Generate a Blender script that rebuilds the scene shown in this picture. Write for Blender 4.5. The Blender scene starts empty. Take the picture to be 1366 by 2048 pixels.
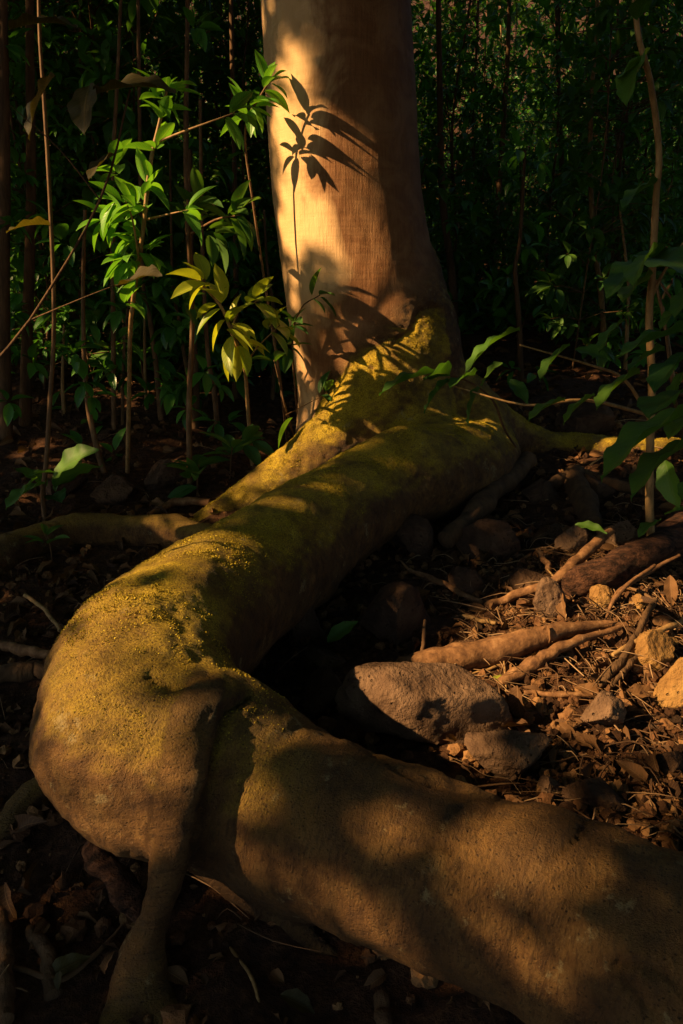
import bpy, math, random
import numpy as np
from mathutils import Vector, Matrix
random.seed(7)
RNG = np.random.default_rng(7)
R_ = math.radians
SC = bpy.context.scene
COL = SC.collection

# ------------------------------------------------------------------ camera
PITCH, CH, FPX = 15.0, 1.25, 1450.0
cd = bpy.data.cameras.new('camera'); cam = bpy.data.objects.new('camera', cd); COL.objects.link(cam)
cam.location = (0, 0, CH); cam.rotation_euler = (R_(90 - PITCH), 0, 0)
cd.sensor_fit = 'VERTICAL'; cd.sensor_height = 36; cd.sensor_width = 24
cd.lens = 36 * FPX / 2048; cd.clip_start = 0.05; cd.clip_end = 500
SC.camera = cam
# ------------------------------------------------------------------ world, sun
SUN_EL, SUN_AZ = R_(32), math.atan2(-0.30, -0.955)      # azimuth of the vector towards the sun in the XY plane
SUN = Vector((math.cos(SUN_AZ) * math.cos(SUN_EL), math.sin(SUN_AZ) * math.cos(SUN_EL), math.sin(SUN_EL)))
w = bpy.data.worlds.new('World'); SC.world = w; w.use_nodes = True
nt = w.node_tree; bg = nt.nodes['Background']
sky = nt.nodes.new('ShaderNodeTexSky'); sky.sky_type = 'NISHITA'; sky.sun_disc = False
sky.sun_elevation = SUN_EL; sky.sun_rotation = math.pi / 2 - SUN_AZ
nt.links.new(sky.outputs[0], bg.inputs[0]); bg.inputs[1].default_value = 0.05
sd = bpy.data.lights.new('sun', 'SUN'); sd.energy = 5.0; sd.angle = R_(0.5); sd.color = (1.0, 0.64, 0.29)
so = bpy.data.objects.new('sun', sd); COL.objects.link(so); so.location = (-12, -4, 9)
so.rotation_euler = SUN.to_track_quat('Z', 'Y').to_euler()
SC.view_settings.view_transform = 'Standard'; SC.view_settings.look = 'None'
SC.view_settings.exposure = 1.45; SC.view_settings.gamma = 1
SC.cycles.max_bounces = 6; SC.cycles.transparent_max_bounces = 4
SC.cycles.sample_clamp_indirect = 3

# ------------------------------------------------------------------ numpy noise
def _hash(ix, iy, iz, seed):
    h = (ix * 374761393 + iy * 668265263 + iz * 2147483647 + seed * 1274126177) & 0xFFFFFFFF
    h = ((h ^ (h >> 13)) * 1274126177) & 0xFFFFFFFF
    h = ((h ^ (h >> 16)) * 2246822519) & 0xFFFFFFFF
    return ((h ^ (h >> 15)) & 0xFFFF) / 32767.5 - 1.0
def noise3(P, seed=0):
    P = np.asarray(P, float); I = np.floor(P).astype(np.int64); F = P - I; F = F * F * (3 - 2 * F)
    r = 0
    for dx in (0, 1):
        for dy in (0, 1):
            for dz in (0, 1):
                wgt = (F[:, 0] if dx else 1 - F[:, 0]) * (F[:, 1] if dy else 1 - F[:, 1]) * (F[:, 2] if dz else 1 - F[:, 2])
                r = r + wgt * _hash(I[:, 0] + dx, I[:, 1] + dy, I[:, 2] + dz, seed)
    return r
def fbm(P, scale, octv=3, seed=0):
    P = np.asarray(P, float) * scale; r = 0; a = 1.0
    for o in range(octv):
        r = r + a * noise3(P + 17.3 * o, seed + o); P = P * 2.07; a *= .5
    return r

# ------------------------------------------------------------------ terrain height and pixel helpers
HY = np.array([-40, -5, 0.6, 1.2, 2.0, 2.6, 3.2, 3.9, 5.1, 9.0, 14, 60, 120.])
HZ = np.array([-6, -1, -.03, 0.0, .10, .17, .28, .40, .66, 1.2, 2.6, 26, 50.])
def hgt(x, y):
    x = np.atleast_1d(np.asarray(x, float)); y = np.atleast_1d(np.asarray(y, float))
    z = np.interp(y, HY, HZ)
    P = np.stack([x, y, 0 * x], -1)
    k = np.clip(y / 2, .6, 3)
    z = z + .030 * k * fbm(P, .9, 3, 3) + .020 * fbm(P, 4.0, 3, 5)
    z = z + .12 * np.exp(-(((x - 1.15) / .5) ** 2 + ((y - 2.55) / .5) ** 2))     # earth bank on the right
    z = z + .06 * np.exp(-(((x - 1.7) / .6) ** 2 + ((y - 3.6) / .8) ** 2))
    return z
def h1(x, y): return float(hgt(x, y)[0])
cp, sp = math.cos(R_(PITCH)), math.sin(R_(PITCH))
def ray(px, py):
    a = (px - 683) / FPX; b = -(py - 1024) / FPX
    return Vector((a, cp + b * sp, -sp + b * cp))
C0 = Vector((0, 0, CH))
def at(px, py, y):
    r = ray(px, py); return C0 + r * (y / r.y)
TT = np.concatenate([np.arange(.5, 6, .01), np.arange(6, 60, .05)])
def march(px, py, rpx=0, c=0, lift=0):
    r = ray(px, py); X = r.x * TT; Y = r.y * TT; Z = CH + r.z * TT
    f = Z - hgt(X, Y) - c * rpx / FPX * TT - lift
    i = np.argmax(f < 0) if (f < 0).any() else len(TT) - 1
    return C0 + r * float(TT[i]), float(TT[i])
def G(px, py, lift=0): return march(px, py, 0, 0, lift)[0]
def proj(V):
    V = np.asarray(V); d = V - np.array([0, 0, CH])
    zc = d[:, 1] * cp - d[:, 2] * sp; yc = d[:, 1] * sp + d[:, 2] * cp
    return 683 + FPX * d[:, 0] / zc, 1024 - FPX * yc / zc, zc

# ------------------------------------------------------------------ object helpers
def tag(o, label=None, cat=None, group=None, kind=None):
    if label: o['label'] = label
    if cat: o['category'] = cat
    if group: o['group'] = group
    if kind: o['kind'] = kind
    return o
def empty(name, loc, label, cat, group=None):
    o = bpy.data.objects.new(name, None); COL.objects.link(o); o.location = loc; o.empty_display_size = .1
    return tag(o, label, cat, group)
def npmesh(name, V, F, mat, smooth=True, uv=None, attrs=None):
    """V (n,3); F (m,4) or (m,3); uv per vertex (n,2); attrs {name: (n,)}"""
    V = np.asarray(V, np.float32); F = np.asarray(F, np.int32)
    me = bpy.data.meshes.new(name); k = F.shape[1]
    me.vertices.add(len(V)); me.vertices.foreach_set('co', V.ravel())
    me.loops.add(F.size); me.loops.foreach_set('vertex_index', F.ravel())
    me.polygons.add(len(F)); me.polygons.foreach_set('loop_start', np.arange(0, F.size, k, dtype=np.int32))
    me.polygons.foreach_set('loop_total', np.full(len(F), k, np.int32))
    me.update(calc_edges=True)
    me.polygons.foreach_set('use_smooth', np.full(len(F), smooth))
    if uv is not None:
        l = me.uv_layers.new(name='UVMap'); l.data.foreach_set('uv', np.asarray(uv, np.float32)[F.ravel()].ravel())
    for a, d in (attrs or {}).items():
        at_ = me.attributes.new(a, 'FLOAT', 'POINT'); at_.data.foreach_set('value', np.asarray(d, np.float32))
    me.materials.append(mat); me.validate(); me.update()
    return me
def link(name, me, parent=None, loc=None):
    o = bpy.data.objects.new(name, me); COL.objects.link(o)
    if parent is not None: o.parent = parent
    if loc is not None: o.location = loc
    return o
class Geo:
    """collects vertices and quads of one mesh"""
    def __init__(s): s.V = []; s.F = []; s.U = []; s.A = []; s.n = 0
    def add(s, V, F, U=None, a=0.5):
        V = np.asarray(V, float); s.V.append(V); s.F.append(np.asarray(F) + s.n)
        s.U.append(np.zeros((len(V), 2)) if U is None else U); s.A.append(np.full(len(V), a)); s.n += len(V)
    def mesh(s, name, mat, smooth=True):
        return npmesh(name, np.concatenate(s.V), np.concatenate(s.F), mat, smooth, np.concatenate(s.U), {'rnd': np.concatenate(s.A)})
    def shift(s, p):
        for v in s.V: v -= np.array(p)
def catmull(P, n=6):
    P = np.asarray(P, float); Q = np.vstack([2 * P[0] - P[1], P, 2 * P[-1] - P[-2]]); out = []
    for i in range(1, len(Q) - 2):
        for t in np.linspace(0, 1, n, endpoint=False):
            a, b, c, d = Q[i - 1], Q[i], Q[i + 1], Q[i + 2]
            out.append(.5 * ((2 * b) + (-a + c) * t + (2 * a - 5 * b + 4 * c - d) * t * t + (-a + 3 * b - 3 * c + d) * t ** 3))
    out.append(P[-1]); return np.array(out)
def tube(g, pts, rad, sides=8, n=4, bump=0.0, seed=0, a=.5):
    """tapered tube through pts; rad per point; closed ends"""
    D = np.column_stack([np.asarray(pts, float), np.asarray(rad, float)])
    D = catmull(D, n) if len(D) > 2 or n > 1 else D
    P, r = D[:, :3], np.abs(D[:, 3])
    T = np.gradient(P, axis=0); T /= np.linalg.norm(T, axis=1)[:, None] + 1e-9
    ref = np.array([0.31, .2, .93]); 
    if abs(T[0] @ ref) > .9: ref = np.array([1., .1, 0])
    N = ref - T * (T @ ref)[:, None]; N /= np.linalg.norm(N, axis=1)[:, None] + 1e-9
    B = np.cross(T, N); th = np.arange(sides) * 2 * math.pi / sides
    V = P[:, None] + r[:, None, None] * (np.cos(th)[None, :, None] * N[:, None] + np.sin(th)[None, :, None] * B[:, None])
    V = V.reshape(-1, 3)
    if bump:
        C = np.repeat(P, sides, 0); d = V - C; rr = np.repeat(r, sides)
        V = C + d * (1 + bump * fbm(V / np.maximum(rr.mean(), 1e-4), .55, 2, seed))[:, None]
    m = len(P); i = np.arange(m - 1)[:, None] * sides; j = np.arange(sides)[None]; jn = (j + 1) % sides
    F = np.stack([i + j, i + jn, i + sides + jn, i + sides + j], -1).reshape(-1, 4)
    U = np.column_stack([np.repeat(np.arange(m) / m, sides), np.tile(np.arange(sides) / sides, m)])
    g.add(V, F, U, a)
    for base, c, fl in ((0, P[0] - T[0] * r[0] * .4, 1), ((m - 1) * sides, P[-1] + T[-1] * r[-1] * .4, 0)):
        ring = V[base:base + sides]; q = (ring + c) / 2
        VV = np.vstack([ring, q + (q - P[0 if fl else -1]) * .3, c[None]]); s = np.arange(sides); sn = (s + 1) % sides
        F1 = np.stack([s, sn, sides + sn, sides + s], -1)
        F2 = np.stack([sides + s[::2], sides + (s[::2] + 1) % sides, sides + (s[::2] + 2) % sides, np.full(len(s[::2]), 2 * sides)], -1)
        FF = np.vstack([F1, F2]);  g.add(VV, FF[:, ::-1] if fl else FF, None, a)

def leaf_tpl(rows=8, half=2, fold=.25, curl=.25, wmax=.45, tip=.12, wav=0.0, sh=1.0):
    """unit leaf along +X, width in Y, normal +Z; a short stalk; returns V, F, U"""
    V = []; U = []
    for i in range(rows + 1):
        t = i / rows
        wd = wmax * .5 * (math.sin(math.pi * min(1, t ** .8 * (1 - tip) / 1 + 0) ** sh) if t < 1 else 0)
        wd = wmax * .5 * max(0.0, math.sin(math.pi * t ** .85)) ** .8
        if t > .8: wd *= (1 - (t - .8) / .2 * .35)
        wd = max(wd, .004)
        for j in range(-half, half + 1):
            v = j / half
            V.append((t - curl * .18 * t * t, v * wd, -curl * t * t * .6 + abs(v) * wd * fold * 2 + wav * math.sin(t * 19 + v) * abs(v) * .05))
            U.append((t, v * .5 + .5))
    k = 2 * half + 1; F = []
    for i in range(rows):
        for j in range(2 * half):
            F.append((i * k + j, (i + 1) * k + j, (i + 1) * k + j + 1, i * k + j + 1))
    return np.array(V), np.array(F), np.array(U)
def frame(d, up=(0, 0, 1), roll=0.0):
    d = np.asarray(d, float); d = d / (np.linalg.norm(d) + 1e-9); up = np.asarray(up, float)
    y = np.cross(up, d)
    if np.linalg.norm(y) < 1e-3: y = np.cross((0, 1, 0), d)
    y /= np.linalg.norm(y); z = np.cross(d, y)
    c, s = math.cos(roll), math.sin(roll)
    return np.array([d, y * c + z * s, z * c - y * s])       # rows: axes
def add_leaf(g, tpl, p, d, L, roll=0.0, up=(0, 0, 1), a=.5, wscale=1.0, stalk=0.0):
    M = frame(d, up, roll); V = tpl[0] * np.array([1, wscale, 1]) * L
    if stalk: V = V + np.array([stalk, 0, 0])
    g.add(V @ M + np.asarray(p), tpl[1], tpl[2], a)
def scatter_leaves(tpl, P, D, L, roll, rnd, up=None):
    """vectorised leaves"""
    n = len(P); D = D / (np.linalg.norm(D, axis=1)[:, None] + 1e-9)
    up = np.tile([[0., 0., 1.]], (n, 1)) if up is None else up
    Y = np.cross(up, D); Y /= np.linalg.norm(Y, axis=1)[:, None] + 1e-6; Z = np.cross(D, Y)
    c, s = np.cos(roll)[:, None], np.sin(roll)[:, None]; Y2 = Y * c + Z * s; Z2 = Z * c - Y * s
    T, F, U = tpl; m = len(T)
    V = P[:, None] + L[:, None, None] * (T[None, :, 0, None] * D[:, None] + T[None, :, 1, None] * Y2[:, None] + T[None, :, 2, None] * Z2[:, None])
    FF = (F[None] + (np.arange(n) * m)[:, None, None]).reshape(-1, F.shape[1])
    return V.reshape(-1, 3), FF, np.tile(U, (n, 1)), np.repeat(rnd, m)

# ------------------------------------------------------------------ materials
def mat(name):
    m = bpy.data.materials.new(name); m.use_nodes = True; n = m.node_tree.nodes; l = m.node_tree.links
    return m, n, l, n['Principled BSDF']
class NB:
    def __init__(s, n, l): s.n = n; s.l = l
    def node(s, t, **k):
        x = s.n.new(t)
        for a, b in k.items(): setattr(x, a, b)
        return x
    def set(s, sock, v):
        if isinstance(v, bpy.types.NodeSocket): s.l.new(v, sock)
        else: sock.default_value = v
    def noise(s, vec, scale, detail=4, rough=.55, dist=0):
        x = s.node('ShaderNodeTexNoise'); s.set(x.inputs['Vector'], vec); x.inputs['Scale'].default_value = scale
        x.inputs['Detail'].default_value = detail; x.inputs['Roughness'].default_value = rough; x.inputs['Distortion'].default_value = dist
        return x.outputs[0]
    def voro(s, vec, scale, feat='F1', rand=1):
        x = s.node('ShaderNodeTexVoronoi', feature=feat); s.set(x.inputs['Vector'], vec); x.inputs['Scale'].default_value = scale
        x.inputs['Randomness'].default_value = rand
        return x.outputs['Distance']
    def ramp(s, f, stops):
        x = s.node('ShaderNodeValToRGB'); s.l.new(f, x.inputs[0]); e = x.color_ramp.elements
        while len(e) < len(stops): e.new(.5)
        for i, (p, c) in enumerate(stops): e[i].position = p; e[i].color = (*c, 1) if isinstance(c, tuple) else (c, c, c, 1)
        return x.outputs[0]
    def mix(s, f, a, b, bt='MIX'):
        x = s.node('ShaderNodeMix', data_type='RGBA', blend_type=bt)
        s.set(x.inputs[0], f)
        for k, v in ((6, a), (7, b)):
            s.set(x.inputs[k], v if isinstance(v, bpy.types.NodeSocket) else (*v, 1))
        return x.outputs[2]
    def math(s, op, a, b=0.0, c=0.0):
        x = s.node('ShaderNodeMath', operation=op); s.set(x.inputs[0], a); s.set(x.inputs[1], b); s.set(x.inputs[2], c); return x.outputs[0]
    def vscale(s, v, sc):
        x = s.node('ShaderNodeMapping'); s.l.new(v, x.inputs[0]); x.inputs['Scale'].default_value = sc; return x.outputs[0]
    def bump(s, h, st, dist, nrm=None):
        x = s.node('ShaderNodeBump'); s.set(x.inputs['Height'], h); x.inputs['Strength'].default_value = st; x.inputs['Distance'].default_value = dist
        if nrm is not None: s.l.new(nrm, x.inputs['Normal'])
        return x.outputs[0]
    def attr(s, name):
        x = s.node('ShaderNodeAttribute'); x.attribute_name = name; return x.outputs['Fac']
    def pos(s): return s.node('ShaderNodeNewGeometry').outputs['Position']
    def obj(s): return s.node('ShaderNodeTexCoord').outputs['Object']

def bark_material():
    m, n, l, b = mat('bark'); q = NB(n, l); P = q.obj(); S = q.attr('along'); T = q.attr('trunkness'); MO = q.attr('mossy')
    # --- root skin
    cmb = q.node('ShaderNodeCombineXYZ'); q.set(cmb.inputs[0], q.math('MULTIPLY', S, 13.0))
    va = q.node('ShaderNodeVectorMath', operation='ADD'); l.new(cmb.outputs[0], va.inputs[0]); l.new(q.vscale(P, (5, 5, 5)), va.inputs[1]); RV = va.outputs[0]
    big = q.noise(P, 3.2, 5, .6); mid = q.noise(P, 14, 5, .65); fine = q.noise(P, 190, 4, .75); ring = q.noise(RV, 7, 5, .65, .5)
    gran = q.voro(P, 170)
    c1 = q.ramp(mid, [(.3, (.050, .023, .009)), (.52, (.135, .066, .020)), (.72, (.27, .150, .045))])
    c1 = q.mix(q.ramp(ring, [(.5, 0.0), (.62, .6)]), c1, (.045, .022, .009))
    mossc = q.ramp(fine, [(.32, (.08, .052, .006)), (.46, (.36, .25, .016)), (.60, (.62, .44, .03))])
    mm = q.math('MULTIPLY', MO, q.ramp(big, [(.33, .2), (.50, 1.0)])); mm = q.math('MULTIPLY', mm, q.ramp(mid, [(.25, .45), (.5, 1.0)]))
    rootc = q.mix(mm, c1, mossc)
    rootc = q.mix(q.ramp(q.voro(P, 150), [(.06, .5), (.12, 0.0)]), rootc, (.38, .27, .12))
    rootc = q.mix(q.ramp(q.noise(P, 7, 4, .6), [(.5, 0.0), (.62, .55)]), rootc, (.042, .022, .011))
    rootc = q.mix(q.ramp(q.voro(q.vscale(P, (1, 1, 1.6)), 75), [(.10, .75), (.2, 0.0)]), rootc, (.035, .02, .009))
    lich = q.ramp(q.noise(P, 11, 6, .75), [(.60, 0.0), (.66, .5)])
    rootc = q.mix(lich, rootc, (.34, .27, .13))
    # --- trunk bark: fine upright grain, faint level rings, pale smooth patches
    gr = q.noise(q.vscale(P, (95, 95, 7)), 1, 4, .65); hz = q.noise(q.vscale(P, (2.2, 2.2, 42)), 1, 4, .6); pt = q.noise(q.vscale(P, (1, 1, .6)), 3.0, 5, .55, .6)
    tc = q.ramp(gr, [(.2, (.13, .052, .018)), (.8, (.23, .105, .038))])
    tc = q.mix(q.ramp(q.math('ABSOLUTE', q.math('SUBTRACT', q.voro(q.vscale(P, (1, 1, .8)), 3.1), .10)), [(.0, .6), (.035, 0.0)]), tc, (.05, .022, .01))
    tc = q.mix(q.ramp(hz, [(.52, 0.0), (.70, .30)]), tc, (.10, .042, .016))
    tc = q.mix(q.ramp(q.noise(P, 5.5, 5, .65, .8), [(.45, 0.0), (.62, .6)]), tc, (.30, .16, .07))
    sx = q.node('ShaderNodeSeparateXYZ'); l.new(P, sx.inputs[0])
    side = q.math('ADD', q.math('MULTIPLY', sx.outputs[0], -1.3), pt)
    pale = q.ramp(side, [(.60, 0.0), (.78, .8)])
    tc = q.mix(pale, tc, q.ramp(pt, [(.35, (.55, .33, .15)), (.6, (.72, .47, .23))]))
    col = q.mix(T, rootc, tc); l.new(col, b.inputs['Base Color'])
    b.inputs['Roughness'].default_value = .72; b.inputs['Specular IOR Level'].default_value = .25
    hr = q.math('ADD', q.math('MULTIPLY', ring, .8), q.math('ADD', q.math('MULTIPLY', fine, 1.1), q.math('MULTIPLY', mid, 1.3)))
    hr = q.math('ADD', hr, q.math('MULTIPLY', gran, .12))
    pit = q.ramp(q.voro(q.vscale(P, (1, 1, 1.6)), 75), [(.08, 0.0), (.24, 1.0)])
    hr = q.math('ADD', hr, q.math('MULTIPLY', pit, .35))
    ht = q.math('ADD', q.math('MULTIPLY', gr, .32), q.math('ADD', q.math('MULTIPLY', hz, .3), q.math('MULTIPLY', fine, .2)))
    mh = q.node('ShaderNodeMix', data_type='FLOAT'); q.set(mh.inputs[0], T); q.set(mh.inputs[2], hr); q.set(mh.inputs[3], ht)
    l.new(q.bump(mh.outputs[0], 1.0, .011), b.inputs['Normal'])
    return m
def leaf_material(name, c_a, c_b, trans=.45, rough=.42, vein=(.5, .6, .2), spec=.5):
    m, n, l, b = mat(name); q = NB(n, l); uv = q.node('ShaderNodeTexCoord').outputs['UV']; r = q.attr('rnd')
    sx = q.node('ShaderNodeSeparateXYZ'); l.new(uv, sx.inputs[0]); u, v = sx.outputs[0], sx.outputs[1]
    av = q.math('ABSOLUTE', q.math('SUBTRACT', v, .5))
    ph = q.math('FRACT', q.math('SUBTRACT', q.math('MULTIPLY', u, 11), q.math('MULTIPLY', av, 5)))
    sv = q.ramp(ph, [(0.0, 1.0), (.12, 0.0), (.88, 0.0), (1.0, 1.0)]); mr = q.ramp(av, [(.0, 1.0), (.035, 0.0)])
    vm = q.math('MAXIMUM', q.math('MULTIPLY', sv, .45), mr)
    nz = q.noise(q.obj(), 30, 3); rr = q.math('ADD', q.math('MULTIPLY', r, .75), q.math('MULTIPLY', nz, .3))
    c = q.ramp(rr, [(.1, c_a), (.85, c_b)]); c = q.mix(q.math('MULTIPLY', vm, .5), c, vein)
    c = q.mix(q.ramp(q.noise(q.obj(), 60, 2), [(.66, 0.0), (.72, .5)]), c, (.07, .04, .012))
    l.new(c, b.inputs['Base Color']); b.inputs['Roughness'].default_value = rough; b.inputs['Specular IOR Level'].default_value = spec
    l.new(q.bump(vm, .5, .002), b.inputs['Normal'])
    t = q.node('ShaderNodeBsdfTranslucent'); tc = q.mix(1.0, c, (1.0, 1.0, .35), 'MULTIPLY'); l.new(tc, t.inputs[0])
    ms = q.node('ShaderNodeMixShader'); ms.inputs[0].default_value = trans
    l.new(b.outputs[0], ms.inputs[1]); l.new(t.outputs[0], ms.inputs[2]); l.new(ms.outputs[0], n['Material Output'].inputs[0])
    return m
def simple(name, stops, scale=20, rough=.85, bs=.6, bd=.004, stretch=(1, 1, 1), rnd=False, spec=.2, detail=5):
    m, n, l, b = mat(name); q = NB(n, l); P = q.vscale(q.obj(), stretch)
    nz = q.noise(P, scale, detail, .65)
    f = nz
    if rnd: f = q.math('ADD', q.math('MULTIPLY', nz, .4), q.math('MULTIPLY', q.attr('rnd'), .6))
    l.new(q.ramp(f, stops), b.inputs['Base Color']); b.inputs['Roughness'].default_value = rough; b.inputs['Specular IOR Level'].default_value = spec
    h = q.math('ADD', nz, q.math('MULTIPLY', q.noise(P, scale * 4.3, 3, .7), .5))
    l.new(q.bump(h, bs, bd), b.inputs['Normal']); return m
def rock_material(name, a, b_, c):
    m, n, l, b = mat(name); q = NB(n, l); P = q.obj()
    nz = q.noise(P, 9, 6, .6); f = q.noise(P, 55, 4, .7); v = q.voro(P, 48)
    col = q.ramp(nz, [(.3, a), (.5, b_), (.72, c)]); pit = q.ramp(v, [(.12, 1.0), (.22, 0.0)])
    pm = q.math('MULTIPLY', pit, q.ramp(q.noise(P, 12, 3), [(.48, 0.0), (.58, 1.0)]))
    col = q.mix(q.math('MULTIPLY', pm, .6), col, (.035, .02, .012)); l.new(col, b.inputs['Base Color'])
    b.inputs['Roughness'].default_value = .88; b.inputs['Specular IOR Level'].default_value = .15
    h = q.math('SUBTRACT', q.math('ADD', q.math('MULTIPLY', nz, 1.0), q.math('MULTIPLY', f, .55)), q.math('MULTIPLY', pm, .6))
    l.new(q.bump(h, 1.0, .024), b.inputs['Normal']); return m

M = {}
M['bark'] = bark_material()
M['moss'] = simple('moss', [(.15, (.10, .075, .008)), (.5, (.34, .25, .018)), (.85, (.55, .42, .04))], 12, .9, .1, .001, rnd=True)
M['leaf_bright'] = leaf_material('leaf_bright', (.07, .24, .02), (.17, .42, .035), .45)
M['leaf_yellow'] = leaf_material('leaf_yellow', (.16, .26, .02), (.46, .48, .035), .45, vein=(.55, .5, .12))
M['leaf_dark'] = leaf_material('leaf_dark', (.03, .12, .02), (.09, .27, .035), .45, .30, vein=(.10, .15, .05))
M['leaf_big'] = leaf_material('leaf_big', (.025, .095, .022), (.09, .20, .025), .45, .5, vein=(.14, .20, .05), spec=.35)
M['leaf_brown'] = leaf_material('leaf_brown', (.04, .03, .006), (.09, .075, .012), .4, .6, vein=(.2, .14, .04))
M['leaf_dry'] = leaf_material('leaf_dry', (.028, .012, .006), (.15, .075, .030), .15, .7, vein=(.34, .20, .09), spec=.2)
M['stem'] = simple('stem', [(.3, (.05, .026, .011)), (.55, (.13, .07, .03)), (.75, (.22, .13, .06))], 40, .7, .5, .003, (1, 1, .3))
M['stem_pale'] = simple('stem_pale', [(.3, (.13, .075, .028)), (.6, (.30, .18, .07))], 60, .6, .4, .002, (1, 1, .3))
M['dark_bark'] = simple('dark_bark', [(.3, (.035, .02, .010)), (.6, (.10, .055, .026))], 22, .9, .9, .01, (1, 1, .25))
M['soil'] = simple('soil', [(.3, (.020, .009, .004)), (.5, (.070, .030, .013)), (.72, (.15, .072, .030))], 34, .95, 1.0, .04, detail=8)
M['clod'] = simple('clod', [(.25, (.028, .012, .005)), (.6, (.12, .055, .023)), (.85, (.26, .14, .055))], 60, .95, 1.0, .006, rnd=True)
M['wood'] = simple('wood', [(.3, (.055, .025, .012)), (.55, (.17, .085, .036)), (.75, (.30, .17, .08))], 30, .8, .8, .005)
M['wood_red'] = simple('wood_red', [(.36, (.014, .007, .004)), (.5, (.065, .028, .015)), (.7, (.15, .068, .034))], 22, .9, 1.0, .03, (1, 2.2, 2.2))
M['twig'] = simple('twig', [(.2, (.03, .015, .009)), (.55, (.12, .065, .03)), (.85, (.34, .22, .12))], 60, .85, .5, .002, rnd=True)
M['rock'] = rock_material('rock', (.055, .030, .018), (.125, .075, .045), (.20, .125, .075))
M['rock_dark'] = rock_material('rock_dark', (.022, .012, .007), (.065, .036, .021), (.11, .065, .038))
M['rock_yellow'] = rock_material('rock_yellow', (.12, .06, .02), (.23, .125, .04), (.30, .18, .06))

# ------------------------------------------------------------------ ground: one sheet to the horizon
def build_ground():
    xs = np.concatenate([np.linspace(-90, -4, 40)[:-1], np.arange(-4, 4, .03), np.linspace(4, 90, 40)])
    ys = np.concatenate([np.linspace(-40, .4, 20)[:-1], np.arange(.4, 7, .03), np.linspace(7, 20, 90)[:-1], np.linspace(20, 110, 40)])
    X, Y = np.meshgrid(xs, ys); x, y = X.ravel(), Y.ravel(); z = hgt(x, y)
    near = (np.abs(x) < 4.2) & (y > .3) & (y < 7.1)
    P = np.stack([x, y, 0 * x], -1)
    d = .010 * fbm(P, 16, 3, 11); cl = np.maximum(0, fbm(P, 28, 2, 13)); z = z + near * (d + .012 * cl)
    z = z + (~near & (y > 7)) * .06 * fbm(P, 2.5, 2, 12)
    nx = len(xs); i = np.arange(len(ys) - 1)[:, None] * nx; j = np.arange(nx - 1)[None]
    F = np.stack([i + j, i + j + 1, i + nx + j + 1, i + nx + j], -1).reshape(-1, 4)
    o = link('ground', npmesh('ground', np.column_stack([x, y, z]), F, M['soil'])); tag(o, 'bare brown forest soil rising to a wooded slope', 'ground', kind='structure')
build_ground()

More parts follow.
